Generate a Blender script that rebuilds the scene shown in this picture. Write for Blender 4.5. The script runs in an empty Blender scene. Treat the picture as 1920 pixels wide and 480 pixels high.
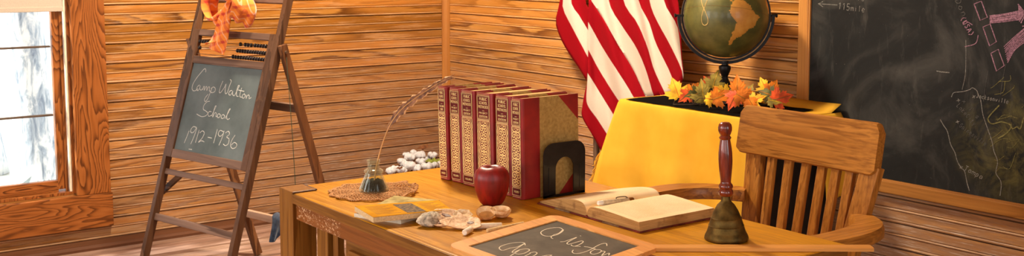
import bpy, bmesh, math, random
from mathutils import Vector, Matrix, noise as mnoise
random.seed(7)
S = bpy.context.scene
COL = S.collection
PI = math.pi

# ------------------------------------------------------------------ survey of the photograph
FPX, PCX, PCY = 2094.0, 960.0, 137.0
PITCH, YAW, CAMZ = math.radians(5.92), math.radians(53.5), 1.35
def _ray(x, y):
    u = x - PCX; v = y - PCY
    h = FPX*math.cos(PITCH) - v*math.sin(PITCH); z = -(v*math.cos(PITCH) + FPX*math.sin(PITCH))
    return Vector((u*math.sin(YAW) + h*math.cos(YAW), -u*math.cos(YAW) + h*math.sin(YAW), z))
CAM = Vector((0, 0, CAMZ))
def on_plane(x, y, p, n):
    d = _ray(x, y); n = Vector(n); t = (Vector(p) - CAM).dot(n)/d.dot(n); return CAM + d*t
def atz(x, y, z): return on_plane(x, y, (0, 0, z), (0, 0, 1))
def atx(x, y, X): return on_plane(x, y, (X, 0, 0), (1, 0, 0))
def aty(x, y, Y): return on_plane(x, y, (0, Y, 0), (0, 1, 0))

WX, WY = 3.462, 5.30          # right wall plane, window wall plane
DZ = 0.76                     # desk top

# ------------------------------------------------------------------ materials
def lin(c):
    o = []
    for v in c[:3]:
        v = v/255.0
        o.append(v/12.92 if v <= 0.04045 else ((v + 0.055)/1.055)**2.4)
    return (o[0], o[1], o[2], 1.0)

class NT:
    def __init__(s, name):
        s.m = bpy.data.materials.new(name); s.m.use_nodes = True
        s.t = s.m.node_tree; s.b = s.t.nodes['Principled BSDF']; s.out = s.t.nodes['Material Output']
    def n(s, kind, **kw):
        nd = s.t.nodes.new(kind)
        for k, v in kw.items():
            if k.startswith('_'): setattr(nd, k[1:], v)
        for k, v in kw.items():
            if k.startswith('_'): continue
            key = int(k[1:]) if (k[0] == 'i' and k[1:].isdigit()) else k
            sock = nd.inputs[key]
            if isinstance(v, bpy.types.NodeSocket): s.t.links.new(v, sock)
            else: sock.default_value = v
        return nd
    def math(s, op, a, b=None, c=None, clamp=False):
        kw = {'_operation': op, 'i0': a}
        if b is not None: kw['i1'] = b
        if c is not None: kw['i2'] = c
        nd = s.n('ShaderNodeMath', **kw); nd.use_clamp = clamp
        return nd.outputs[0]
    def ramp(s, fac, stops, interp='LINEAR'):
        nd = s.n('ShaderNodeValToRGB', Fac=fac); cr = nd.color_ramp; cr.interpolation = interp
        while len(cr.elements) < len(stops): cr.elements.new(0.5)
        for e, (p, c) in zip(cr.elements, stops):
            e.position = p; e.color = c if len(c) == 4 else (c[0], c[1], c[2], 1)
        return nd.outputs['Color']
    def mix(s, f, a, b, mode='MIX'):
        nd = s.n('ShaderNodeMix', _data_type='RGBA', _blend_type=mode)
        for sock, v in ((nd.inputs[0], f), (nd.inputs[6], a), (nd.inputs[7], b)):
            if isinstance(v, bpy.types.NodeSocket): s.t.links.new(v, sock)
            else: sock.default_value = v
        return nd.outputs[2]
    def link(s, a, b): s.t.links.new(a, b)
    def base(s, v):
        if isinstance(v, bpy.types.NodeSocket): s.link(v, s.b.inputs['Base Color'])
        else: s.b.inputs['Base Color'].default_value = v
    def set(s, **kw):
        for k, v in kw.items():
            k = k.replace('_', ' ')
            if isinstance(v, bpy.types.NodeSocket): s.link(v, s.b.inputs[k])
            else: s.b.inputs[k].default_value = v
    def bump(s, h, strength=0.3, dist=0.002):
        nd = s.n('ShaderNodeBump', Height=h, Strength=strength, Distance=dist)
        s.link(nd.outputs[0], s.b.inputs['Normal'])

_cache = {}
def wood(name, dark, mid, light, axis='X', ring=7.0, sc=3.0, along=0.10, rough=0.45, coat=0.0, fiber=0.35, seed=0.0,
         board=None, scuff=None, bump=0.25, spread=0.0, fade=0.8, spec=0.25):
    key = (name, axis, seed)
    if key in _cache: return _cache[key]
    k = NT(name + '_' + axis.lower()); 
    co = k.n('ShaderNodeTexCoord').outputs['Object']
    vec = co
    sep = k.n('ShaderNodeSeparateXYZ', Vector=co)
    bval = None
    if board:
        ax, pitch, z0 = board
        idx = k.math('FLOOR', k.math('DIVIDE', k.math('SUBTRACT', sep.outputs[ax], z0), pitch))
        wn = k.n('ShaderNodeTexWhiteNoise', _noise_dimensions='1D', W=k.math('ADD', idx, seed + 3.7))
        bval = wn.outputs['Value']
        sc3 = k.n('ShaderNodeVectorMath', _operation='SCALE', i0=wn.outputs['Color'], Scale=11.0)
        vec = k.n('ShaderNodeVectorMath', _operation='ADD', i0=co, i1=sc3.outputs[0]).outputs[0]
    s3 = [1.0, 1.0, 1.0]; s3['XYZ'.index(axis)] = along
    mp = k.n('ShaderNodeMapping', Vector=vec, Scale=s3, Location=(seed*1.37, seed*2.11, seed*0.73))
    n1 = k.n('ShaderNodeTexNoise', Vector=mp.outputs[0], Scale=sc, Detail=3.5, Roughness=0.5, Distortion=0.25)
    fr = k.math('FRACT', k.math('MULTIPLY', n1.outputs['Fac'], ring))
    f3 = [70.0, 70.0, 70.0]; f3['XYZ'.index(axis)] = 2.2
    mp2 = k.n('ShaderNodeMapping', Vector=vec, Scale=f3)
    n2 = k.n('ShaderNodeTexNoise', Vector=mp2.outputs[0], Scale=2.5, Detail=3.0, Roughness=0.6)
    D, M, L = lin(dark), lin(mid), lin(light)
    ff = k.math('ADD', fr, k.math('MULTIPLY_ADD', n2.outputs['Fac'], 0.5, -0.25))
    c = k.ramp(ff, [(0.04, L), (0.5, M), (0.82, D), (0.90, D), (0.97, L)])
    # broad variation of figure: fades the latewood away in places
    n3 = k.n('ShaderNodeTexNoise', Vector=mp.outputs[0], Scale=sc*0.45, Detail=1.0)
    c = k.mix(k.ramp(n3.outputs['Fac'], [(0.38, (0.12, 0.12, 0.12)), (0.56, (fade, fade, fade))]), c, M)
    c = k.mix(fiber, c, k.ramp(n2.outputs['Fac'], [(0.34, (0.34, 0.27, 0.2)), (0.60, (1, 1, 1))]), 'MULTIPLY')
    if bval is not None and spread:
        v = k.math('MULTIPLY_ADD', bval, 2*spread, 1.0 - spread)
        cc = k.n('ShaderNodeCombineColor', Red=v, Green=v, Blue=k.math('MULTIPLY', v, v))
        c = k.mix(1.0, c, cc.outputs[0], 'MULTIPLY')
    if scuff:
        c = scuff(k, c, sep, vec)
    k.base(c)
    k.set(Roughness=k.math('MULTIPLY_ADD', n2.outputs['Fac'], 0.25, rough - 0.1))
    k.b.inputs['Specular IOR Level'].default_value = spec
    k.b.inputs['Coat Weight'].default_value = coat
    k.b.inputs['Coat Roughness'].default_value = 0.12
    k.bump(n2.outputs['Fac'], bump, 0.0015)
    _cache[key] = k.m
    return k.m

def plain(name, col, rough=0.5, metal=0.0, var=0.12, scale=40.0, bump=0.1, coat=0.0, sheen=0.0, spec=0.28, detail=4.0):
    if name in _cache: return _cache[name]
    k = NT(name); co = k.n('ShaderNodeTexCoord').outputs['Object']
    n = k.n('ShaderNodeTexNoise', Vector=co, Scale=scale, Detail=detail)
    a = lin(col); b = tuple(max(0, x*(1 - 2*var)) for x in a[:3]) + (1,); d = tuple(min(1, x*(1 + 2*var)) for x in a[:3]) + (1,)
    k.base(k.ramp(n.outputs['Fac'], [(0.3, b), (0.7, d)]))
    k.set(Roughness=rough, Metallic=metal); k.b.inputs['Coat Weight'].default_value = coat
    k.b.inputs['Sheen Weight'].default_value = sheen; k.b.inputs['Specular IOR Level'].default_value = spec
    if bump: k.bump(n.outputs['Fac'], bump, 0.001)
    _cache[name] = k.m
    return k.m

# ------------------------------------------------------------------ objects
def put(o, label=None, cat=None, group=None, kind=None):
    if label: o['label'] = label
    if cat: o['category'] = cat
    if group: o['group'] = group
    if kind: o['kind'] = kind
    return o
def thing(name, loc, rotz, label, cat, group=None, rot=None):
    o = bpy.data.objects.new(name, None); COL.objects.link(o)
    o.empty_display_size = 0.05
    o.location = loc; o.rotation_euler = rot if rot else (0, 0, rotz)
    return put(o, label, cat, group)
def world_m(o):
    m = Matrix.Identity(4)
    ch = []
    while o: ch.append(o); o = o.parent
    for q in reversed(ch):
        m = m @ (Matrix.LocRotScale(q.location, q.rotation_euler, None))
    return m
def obj(name, bm, mat, parent=None, smooth=False, local=False, label=None):
    """link a bmesh as ONE mesh object; geometry is in world coordinates unless local"""
    me = bpy.data.meshes.new(name)
    if parent is not None and not local: bm.transform(world_m(parent).inverted())
    bmesh.ops.recalc_face_normals(bm, faces=bm.faces[:]) if smooth != 'keep' else None
    bm.to_mesh(me); bm.free()
    for m in (mat if isinstance(mat, (list, tuple)) else [mat]): me.materials.append(m)
    if smooth:
        for p in me.polygons: p.use_smooth = True
        if smooth == 'auto': me.set_sharp_from_angle(angle=math.radians(40))
    o = bpy.data.objects.new(name, me); COL.objects.link(o)
    if parent is not None: o.parent = parent
    if label: o['label'] = label
    return o
def recenter(o, at):
    at = Vector(at); o.data.transform(Matrix.Translation(-at)); o.location = at
    return o
def dup(root, label=None, loc=None, rot=None, group=None):
    r = root.copy(); COL.objects.link(r)
    if label: r['label'] = label
    if group: r['group'] = group
    if loc is not None: r.location = loc
    if rot is not None: r.rotation_euler = rot
    for ch in list(root.children):
        c = ch.copy(); COL.objects.link(c); c.parent = r
        for g in list(ch.children):
            d = g.copy(); COL.objects.link(d); d.parent = c
    return r

def BM(): return bmesh.new()
def merge(dst, src):
    me = bpy.data.meshes.new('tmp'); src.to_mesh(me); src.free(); dst.from_mesh(me); bpy.data.meshes.remove(me)
def box(bm, c, s, M=None, bev=0.0, seg=2):
    b = bmesh.new(); bmesh.ops.create_cube(b, size=1.0)
    bmesh.ops.scale(b, vec=Vector(s), verts=b.verts)
    if bev: bmesh.ops.bevel(b, geom=b.edges[:], offset=min(bev, 0.45*min(s)), segments=seg, affect='EDGES', profile=0.6)
    T = Matrix.Translation(Vector(c))
    if M is not None: T = T @ M.to_4x4()
    b.transform(T); merge(bm, b); return bm
def basis(x, y, z): return Matrix((x, y, z)).transposed()
def bar(bm, p0, p1, w, t, side, bev=0.003):
    """bar from p0 to p1; w is its size along 'side', t across"""
    p0 = Vector(p0); p1 = Vector(p1); a = (p1 - p0); L = a.length; a.normalize()
    s = Vector(side); s = (s - a*s.dot(a)).normalized(); u = a.cross(s)
    return box(bm, (p0 + p1)/2, (w, t, L), basis(s, u, a), bev)
def lathe(bm, prof, c=(0, 0, 0), seg=32, M=None, close=True):
    """prof = [(r, z)...] around local z"""
    T = Matrix.Translation(Vector(c)) @ (M.to_4x4() if M is not None else Matrix.Identity(4))
    rings = []
    for r, z in prof:
        if r < 1e-6: rings.append([bm.verts.new(T @ Vector((0, 0, z)))])
        else: rings.append([bm.verts.new(T @ Vector((r*math.cos(2*PI*i/seg), r*math.sin(2*PI*i/seg), z))) for i in range(seg)])
    for a, b in zip(rings, rings[1:]):
        for i in range(seg):
            j = (i + 1) % seg
            if len(a) == 1 and len(b) == 1: continue
            if len(a) == 1: bm.faces.new((a[0], b[j], b[i]))
            elif len(b) == 1: bm.faces.new((a[i], a[j], b[0]))
            else: bm.faces.new((a[i], a[j], b[j], b[i]))
    if close:
        for rg, rev in ((rings[0], True), (rings[-1], False)):
            if len(rg) > 2: bm.faces.new(rg[::-1] if rev else rg)
    return bm
def tube(bm, pts, r, seg=8, cap=True, flat=None):
    """round tube along points; r number or list; flat = (normal, factor) squashes it towards a plane"""
    P = [Vector(p) for p in pts]; n = len(P)
    R = r if isinstance(r, (list, tuple)) else [r]*n
    rings = []; up = None
    for i in range(n):
        d = (P[min(i + 1, n - 1)] - P[max(i - 1, 0)])
        if d.length < 1e-9: d = Vector((0, 0, 1))
        d.normalize()
        if up is None:
            up = Vector((0, 0, 1)) if abs(d.z) < 0.9 else Vector((1, 0, 0))
            if flat: up = Vector(flat[0])
        u = (up - d*up.dot(d))
        if u.length < 1e-6: u = d.orthogonal()
        u.normalize(); up = u if not flat else Vector(flat[0]); v = d.cross(u)
        k = flat[1] if flat else 1.0
        rings.append([bm.verts.new(P[i] + u*(math.sin(2*PI*j/seg)*R[i]*k) + v*(math.cos(2*PI*j/seg)*R[i])) for j in range(seg)])
    for a, b in zip(rings, rings[1:]):
        for i in range(seg): bm.faces.new((a[i], a[(i + 1) % seg], b[(i + 1) % seg], b[i]))
    if cap:
        bm.faces.new(rings[0][::-1]); bm.faces.new(rings[-1])
    return bm
def spline(pts, n=6):
    P = [Vector(p) for p in pts]
    if len(P) < 3: return P
    out = []
    for i in range(len(P) - 1):
        p0 = P[max(i - 1, 0)]; p1 = P[i]; p2 = P[i + 1]; p3 = P[min(i + 2, len(P) - 1)]
        for k in range(n):
            t = k/n
            out.append(0.5*((2*p1) + (p2 - p0)*t + (2*p0 - 5*p1 + 4*p2 - p3)*t*t + (3*p1 - p0 - 3*p2 + p3)*t**3))
    out.append(P[-1]); return out
def prism(bm, poly, h, M=None, bev=0.0):
    """polygon in local xy extruded by h in z"""
    T = M.to_4x4() if M is not None else Matrix.Identity(4)
    b = bmesh.new()
    lo = [b.verts.new((x, y, 0)) for x, y in poly]; f = b.faces.new(lo)
    r = bmesh.ops.extrude_face_region(b, geom=[f]); vs = [v for v in r['geom'] if isinstance(v, bmesh.types.BMVert)]
    bmesh.ops.translate(b, vec=(0, 0, h), verts=vs)
    bmesh.ops.recalc_face_normals(b, faces=b.faces[:])
    if bev:
        ed = [e for e in b.edges if abs(e.verts[0].co.z - e.verts[1].co.z) < 1e-9]
        bmesh.ops.bevel(b, geom=ed, offset=bev, segments=2, affect='EDGES', profile=0.6)
    b.transform(T); merge(bm, b); return bm
def grid(bm, fn, nu, nv, mat=None):
    """surface from fn(u, v), u and v in 0..1"""
    V = [[bm.verts.new(fn(i/nu, j/nv)) for j in range(nv + 1)] for i in range(nu + 1)]
    for i in range(nu):
        for j in range(nv):
            f = bm.faces.new((V[i][j], V[i + 1][j], V[i + 1][j + 1], V[i][j + 1]))
            if mat: f.material_index = mat((i + .5)/nu, (j + .5)/nv)
    return bm
def thicken(bm, t):
    bmesh.ops.recalc_face_normals(bm, faces=bm.faces[:]); bm.normal_update()
    fs = bm.faces[:]; edges = [e for e in bm.edges if e.is_boundary]
    mate = {v: bm.verts.new(v.co - v.normal*t) for v in bm.verts[:]}
    for f in fs:
        g = bm.faces.new([mate[v] for v in reversed(f.verts)]); g.material_index = f.material_index
    for e in edges:
        a, c = e.verts
        try:
            g = bm.faces.new((a, c, mate[c], mate[a])); g.material_index = e.link_faces[0].material_index
        except ValueError: pass
    return bm
def roundrect(w, h, r, n=5, ox=0, oy=0):
    o = []
    for cx, cy, a in ((w/2 - r, h/2 - r, 0), (-w/2 + r, h/2 - r, 90), (-w/2 + r, -h/2 + r, 180), (w/2 - r, -h/2 + r, 270)):
        for k in range(n + 1):
            t = math.radians(a + 90*k/n); o.append((ox + cx + r*math.cos(t), oy + cy + r*math.sin(t)))
    return o
def text_bm(txt, width, M, depth=0.0004, height=None):
    cu = bpy.data.curves.new('t', 'FONT'); cu.body = txt; cu.align_x = 'CENTER'; cu.align_y = 'CENTER'; cu.extrude = 0.5
    cu.resolution_u = 3
    o = bpy.data.objects.new('t', cu); COL.objects.link(o)
    dg = bpy.context.evaluated_depsgraph_get(); dg.update()
    me = bpy.data.meshes.new_from_object(o.evaluated_get(dg))
    b = bmesh.new(); b.from_mesh(me); bpy.data.objects.remove(o); bpy.data.curves.remove(cu); bpy.data.meshes.remove(me)
    xs = [v.co.x for v in b.verts]; ys = [v.co.y for v in b.verts]
    w = max(xs) - min(xs); hh = max(ys) - min(ys); cx = (max(xs) + min(xs))/2; cy = (max(ys) + min(ys))/2
    sx = width/w; sy = (height/hh) if height else sx
    for v in b.verts: v.co = Vector(((v.co.x - cx)*sx, (v.co.y - cy)*sy, v.co.z*depth))
    b.transform(M.to_4x4()); return b
def frame_m(o, x, y, z):
    m = basis(Vector(x), Vector(y), Vector(z)).to_4x4(); m.translation = Vector(o); return m

# ------------------------------------------------------------------ wood palettes
BOARD0 = 0.0286   # height of a seam
PITCH_B = 0.0915
def wall_scuff(axis_depth):
    def f(k, c, sep, vec):
        z = sep.outputs['Z']
        ph = k.math('FRACT', k.math('DIVIDE', k.math('SUBTRACT', z, BOARD0), PITCH_B))
        # worn pale varnish on the beads (one at the seam, one half way up each board)
        b1 = k.math('SUBTRACT', 1.0, k.math('MULTIPLY', k.math('ABSOLUTE', k.math('SUBTRACT', ph, 0.087)), 26.0), clamp=True)
        b2 = k.math('SUBTRACT', 1.0, k.math('MULTIPLY', k.math('ABSOLUTE', k.math('SUBTRACT', ph, 0.548)), 26.0), clamp=True)
        mp = k.n('ShaderNodeMapping', Vector=vec, Scale=(2.0, 2.0, 14.0))
        n = k.n('ShaderNodeTexNoise', Vector=mp.outputs[0], Scale=2.0, Detail=4.0, Roughness=0.65)
        w = k.math('MULTIPLY', k.math('MAXIMUM', b1, b2), k.math('MULTIPLY_ADD', n.outputs['Fac'], 3.2, -1.15, clamp=True))
        c = k.mix(w, c, lin((226, 190, 148)))
        # dry pale patches where the varnish has gone, more of them low down
        mp = k.n('ShaderNodeMapping', Vector=vec, Scale=(1.3, 1.3, 18.0))
        n = k.n('ShaderNodeTexNoise', Vector=mp.outputs[0], Scale=2.6, Detail=6.0, Roughness=0.72)
        low = k.math('MULTIPLY_ADD', z, -0.35, 0.36, clamp=True)
        w = k.math('MULTIPLY', k.math('MULTIPLY_ADD', k.math('ADD', n.outputs['Fac'], k.math('MULTIPLY', low, 0.35)), 6.0, -3.15, clamp=True), 0.7)
        c = k.mix(w, c, lin((208, 162, 114)))
        # the varnish is worn grey-brown and streaky towards the floor
        mp = k.n('ShaderNodeMapping', Vector=vec, Scale=(4.0, 4.0, 70.0))
        n = k.n('ShaderNodeTexNoise', Vector=mp.outputs[0], Scale=2.2, Detail=6.0, Roughness=0.7)
        g = k.math('MULTIPLY_ADD', z, -1.25, 1.30, clamp=True)
        along_ = k.math('MULTIPLY_ADD', sep.outputs['X'], 0.75, -1.05, clamp=True)     # strongest between the window and the corner
        g = k.math('MULTIPLY', g, k.math('MULTIPLY_ADD', along_, 0.75, 0.25))
        gw = k.math('MULTIPLY', g, k.math('MULTIPLY_ADD', n.outputs['Fac'], 5.0, -1.45, clamp=True))
        c = k.mix(k.math('MULTIPLY', gw, 0.9), c, lin((142, 108, 84)))
        gw2 = k.math('MULTIPLY', g, k.math('MULTIPLY_ADD', n.outputs['Fac'], 9.0, -4.95, clamp=True))
        c = k.mix(k.math('MULTIPLY', gw2, 0.7), c, lin((204, 184, 166)))
        # dirt in the seams
        d = k.math('SUBTRACT', 1.0, k.math('MULTIPLY', k.math('ABSOLUTE', k.math('SUBTRACT', k.math('FRACT', k.math('ADD', ph, 0.5)), 0.512)), 36.0), clamp=True)
        d2 = k.math('MULTIPLY', k.math('SUBTRACT', 1.0, k.math('MULTIPLY', k.math('ABSOLUTE', k.math('SUBTRACT', ph, 0.605)), 60.0), clamp=True), 0.6)
        c = k.mix(k.math('MAXIMUM', d, d2), c, lin((52, 26, 12)))
        return c
    return f
PINE = dict(dark=(90, 48, 14), mid=(176, 114, 44), light=(196, 138, 66))
M_WALL_X = wood('pine_wall_boards', **PINE, axis='X', ring=17, sc=3.4, along=0.11, rough=0.42, seed=1.0, board=('Z', PITCH_B/2, BOARD0), scuff=wall_scuff('Y'), spread=0.24)
M_WALL_Y = wood('pine_wall_boards', dark=(112, 62, 22), mid=(194, 130, 56), light=(212, 154, 80), axis='Y', ring=15, sc=3.2, along=0.11, rough=0.42, seed=5.0, board=('Z', PITCH_B/2, BOARD0), scuff=wall_scuff('X'), spread=0.17)
def casing(axis): return wood('casing_pine', (74, 36, 12), (156, 90, 38), (172, 104, 50), axis=axis, ring=30, sc=4.5, along=0.24, rough=0.4, seed=9.0, fiber=0.3, fade=0.3)
def trimw(axis): return wood('trim_pine', (150, 90, 38), (194, 130, 62), (204, 144, 76), axis=axis, ring=4, sc=4, along=0.08, rough=0.42, seed=4.0)
def easelw(axis): return wood('walnut_stain', (50, 32, 20), (92, 62, 42), (116, 82, 58), axis=axis, ring=6, sc=9, along=0.06, rough=0.5, seed=2.0)
def floor_scuff(k, c, sep, vec):
    mp = k.n('ShaderNodeMapping', Vector=vec, Scale=(1.2, 7.0, 1.0))
    n = k.n('ShaderNodeTexNoise', Vector=mp.outputs[0], Scale=3.0, Detail=7.0, Roughness=0.7)
    c = k.mix(k.ramp(n.outputs['Fac'], [(0.36, (0, 0, 0)), (0.62, (0.85, 0.85, 0.85))]), c, lin((166, 136, 120)))
    ph = k.math('FRACT', k.math('DIVIDE', sep.outputs['Y'], 0.083))
    d = k.math('GREATER_THAN', k.math('ABSOLUTE', k.math('SUBTRACT', ph, 0.5)), 0.475)
    return k.mix(k.math('MULTIPLY', d, 0.85), c, lin((48, 28, 20)))
M_FLOOR = wood('worn_floor_boards', (78, 52, 38), (124, 92, 72), (150, 116, 94), axis='X', ring=6, sc=3, along=0.1, rough=0.5, seed=12.0, board=('Y', 0.083, 0.0), scuff=floor_scuff, spread=0.2)
def oak(axis, tone=1.0, seed=0.0, coat=0.25, rough=0.36):
    t = lambda c: tuple(v*tone for v in c)
    return wood('golden_oak%d' % int(tone*100), t((142, 84, 26)), t((184, 120, 44)), t((200, 138, 58)), axis=axis, ring=12, sc=6, along=0.07, rough=rough, coat=coat, fiber=0.55, seed=seed)
def desk_scuff(k, c, sep, vec):
    n = k.n('ShaderNodeTexNoise', Vector=vec, Scale=5.0, Detail=5.0, Roughness=0.65)
    return k.mix(k.ramp(n.outputs['Fac'], [(0.5, (0, 0, 0)), (0.75, (0.4, 0.4, 0.4))]), c, lin((140, 84, 24)))
M_TOP = wood('desk_top_oak', (146, 92, 8), (206, 142, 14), (218, 156, 24), axis='Y', ring=14, sc=4.0, along=0.12, rough=0.32, coat=0.12, fiber=0.5, seed=3.0, scuff=desk_scuff, bump=0.12)
def apron_scuff(k, c, sep, vec):
    mp = k.n('ShaderNodeMapping', Vector=vec, Scale=(130.0, 60.0, 130.0), Rotation=(0.5, 0, 0))
    n = k.n('ShaderNodeTexNoise', Vector=mp.outputs[0], Scale=1.6, Detail=3.0, Roughness=0.6, Distortion=1.2)
    g = k.math('MULTIPLY', k.math('GREATER_THAN', sep.outputs['Y'], 0.30), k.math('LESS_THAN', sep.outputs['Z'], 0.735))
    w = k.math('MULTIPLY', g, k.math('MULTIPLY_ADD', n.outputs['Fac'], 12.0, -6.75, clamp=True))
    return k.mix(w, c, lin((214, 178, 140)))
M_APRON = wood('desk_apron_oak', (96, 50, 18), (146, 86, 34), (166, 104, 46), axis='Y', ring=5, sc=6, along=0.05, rough=0.4, coat=0.2, fiber=0.5, seed=6.0, scuff=apron_scuff)
def chairw(axis): return wood('chair_oak', (116, 68, 22), (178, 116, 44), (198, 138, 62), axis=axis, ring=14, sc=7, along=0.07, rough=0.38, coat=0.1, fiber=0.6, seed=8.0)

# ------------------------------------------------------------------ the room
def profile_pts(z0, z1):
    """(z, out) points of the beaded boards, out towards the room"""
    one = [(0.000, -.0075), (.0016, -.0075), (.0034, 0), (.0058, .0016), (.0080, .0020), (.0102, .0014), (.0124, 0), (.0136, -.003), (.0150, 0),
           (.0440, 0), (.0454, -.003), (.0468, 0), (.0490, .0016), (.0502, .0018), (.0520, .0014), (.0540, 0), (.0554, -.0032), (.0570, 0), (.0897, 0)]
    pts = []
    i = int(math.floor((z0 - BOARD0)/PITCH_B)) - 1
    while BOARD0 + i*PITCH_B < z1:
        for dz, d in one:
            z = BOARD0 + i*PITCH_B + dz
            if z0 < z < z1: pts.append((z, d))
        i += 1
    return [(z0, 0.0)] + pts + [(z1, 0.0)]
def clad(bm, axis, a, b, z0, z1, face, thick=0.10):
    P = profile_pts(z0, z1); P = P + [(z1, -thick), (z0, -thick)]
    ra, rb = [], []
    for z, d in P:
        if axis == 'X': ra.append(bm.verts.new((a, face - d, z))); rb.append(bm.verts.new((b, face - d, z)))
        else: ra.append(bm.verts.new((face - d, a, z))); rb.append(bm.verts.new((face - d, b, z)))
    n = len(P)
    for i in range(n):
        j = (i + 1) % n; bm.faces.new((ra[i], ra[j], rb[j], rb[i]))
    bm.faces.new(ra[::-1]); bm.faces.new(rb)
XL, YB, HC = -2.7, -2.4, 3.1
OX0, OX1, OZ0, OZ1 = 0.28, 1.412, 0.258, 2.02     # window opening
b = BM()
clad(b, 'X', OX1, WX + 0.1, 0.0, HC, WY); clad(b, 'X', XL, OX0, 0.0, HC, WY)
clad(b, 'X', OX0, OX1, 0.0, OZ0, WY); clad(b, 'X', OX0, OX1, OZ1, HC, WY)
put(obj('wall_left', b, M_WALL_X), kind='structure')
b = BM(); clad(b, 'Y', YB - 0.1, WY, 0.0, HC, WX)
put(obj('wall_right', b, M_WALL_Y), kind='structure')
b = BM(); box(b, ((XL + WX)/2, (YB + WY)/2, -0.03), (WX - XL + 0.3, WY - YB + 0.3, 0.06))
put(obj('floor', b, M_FLOOR), kind='structure')
M_CEIL = plain('ceiling_paint', (206, 186, 160), rough=0.8, var=0.03, scale=6)
b = BM(); box(b, ((XL + WX)/2, (YB + WY)/2, HC + 0.04), (WX - XL + 0.3, WY - YB + 0.3, 0.08))
put(obj('ceiling', b, M_CEIL), kind='structure')
def pierced(name, axis, face, lo, hi, holes, z0, z1, out):
    """plain unseen wall with window openings"""
    b = BM(); th = 0.1
    def add(a0, a1, h0, h1):
        if axis == 'Y': box(b, (face + out*th/2, (a0 + a1)/2, (h0 + h1)/2), (th, a1 - a0, h1 - h0))
        else: box(b, ((a0 + a1)/2, face + out*th/2, (h0 + h1)/2), (a1 - a0, th, h1 - h0))
    cur = lo
    for h0, h1 in holes:
        add(cur, h0, 0, HC); add(h0, h1, 0, z0); add(h0, h1, z1, HC); cur = h1
    add(cur, hi, 0, HC)
    return put(obj(name, b, trimw('X')), kind='structure')
WEST = [(-1.6, -0.4), (0.7, 1.9), (3.0, 4.2)]
REAR = [(-1.8, -0.6), (1.0, 2.2)]
pierced('wall_west', 'Y', XL, YB - 0.1, WY + 0.1, WEST, 0.7, 2.4, -1)
pierced('wall_rear', 'X', YB, XL - 0.1, WX + 0.1, REAR, 0.7, 2.4, -1)

# corner bead, skirting
b = BM(); prism(b, [(0, 0), (-.034, 0), (-.034, -.008), (-.028, -.02), (-.018, -.03), (-.006, -.034), (0, -.034)], HC, Matrix.Translation((WX - 0.001, WY - 0.001, 0)))
put(obj('trim_1', b, trimw('Z')), kind='structure')
b = BM(); prism(b, [(0, 0), (-.085, 0), (-.085, .012), (-.07, .022), (0, .03)], WX - XL, frame_m((XL, WY, 0), (0, 1, 0), (0, 0, 1), (1, 0, 0)))
put(obj('baseboard_left', b, wood('skirting_pine', (52, 30, 18), (100, 62, 40), (124, 82, 56), axis='X', ring=5, sc=5, along=0.06, rough=0.55, seed=3.3)), kind='structure')
b = BM(); box(b, (WX - 0.012, (YB + WY)/2, 0.07), (0.024, WY - YB - 0.18, 0.14), bev=0.004)
put(obj('baseboard_right', b, trimw('Y')), kind='structure')

# window: casing, stool and apron are trim, the sash belongs to the window
b = BM(); box(b, (1.482, WY - 0.013, 1.18), (0.152, 0.026, 1.856), bev=0.003)
box(b, (0.205, WY - 0.013, 1.18), (0.152, 0.026, 1.856), bev=0.003)
put(obj('trim_2', b, casing('Z')), kind='structure')
b = BM(); box(b, (0.845, WY - 0.015, 2.18), (1.43, 0.03, 0.15), bev=0.003)
put(obj('trim_3', b, casing('X')), kind='structure')
b = BM(); box(b, (0.845, WY - 0.015, 0.172), (1.438, 0.030, 0.158), bev=0.003)
put(obj('trim_4', b, casing('X')), kind='structure')
win = put(bpy.data.objects.new('window_1', None), kind='structure'); COL.objects.link(win); win.location = (0.846, WY + 0.06, OZ0)
b = BM()   # box frame lining the opening, with the stop strips
box(b, (OX1 - 0.009, WY + 0.05, 1.14), (0.018, 0.10, 1.76)); box(b, (OX0 + 0.009, WY + 0.05, 1.14), (0.018, 0.10, 1.76))
box(b, (0.846, WY + 0.05, OZ0 + 0.006), (1.10, 0.10, 0.012)); box(b, (0.846, WY + 0.05, OZ1 - 0.009), (1.10, 0.10, 0.018))
for x in (OX1 - 0.026, OX0 + 0.026): box(b, (x + (-0.010 if x > 1 else 0.010), WY + 0.036, 1.14), (0.012, 0.012, 1.74), bev=0.002)
obj('jamb', b, casing('Z'), win)
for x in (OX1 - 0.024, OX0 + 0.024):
    b = BM(); box(b, (x, WY + 0.016, 1.14), (0.010, 0.018, 1.74), bev=0.002); obj('parting_strip', b, plain('sunlit_cream', (238, 224, 196), rough=0.5, var=0.05), win)  # sunlight on the jamb edge is put into the strips' cream colour
YS = WY + 0.058
gr = 1.338                                                    # right edge of the glass
b = BM()
box(b, (gr + 0.024, YS, 1.14), (0.048, 0.034, 1.72), bev=0.003); box(b, (0.33, YS, 1.14), (0.048, 0.034, 1.72), bev=0.003)
obj('sash_stile', b, casing('Z'), win)
b = BM(); box(b, (0.846, YS, 0.296), (0.99, 0.034, 0.052), bev=0.003); box(b, (0.846, YS, 1.98), (0.99, 0.034, 0.05), bev=0.003)
obj('sash_rail', b, casing('X'), win)
M_MUNT = plain('muntin_dark', (92, 74, 60), rough=0.6)
for z in (0.628, 0.944, 1.26, 1.58):
    b = BM(); box(b, (0.846, YS, z), (0.972, 0.022, 0.009), bev=0.002); obj('muntin', b, M_MUNT, win)
k = NT('window_glass'); g = k.n('ShaderNodeBsdfGlossy', Roughness=0.02); tr = k.n('ShaderNodeBsdfTransparent', Color=(0.97, 0.985, 0.98, 1))
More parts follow.
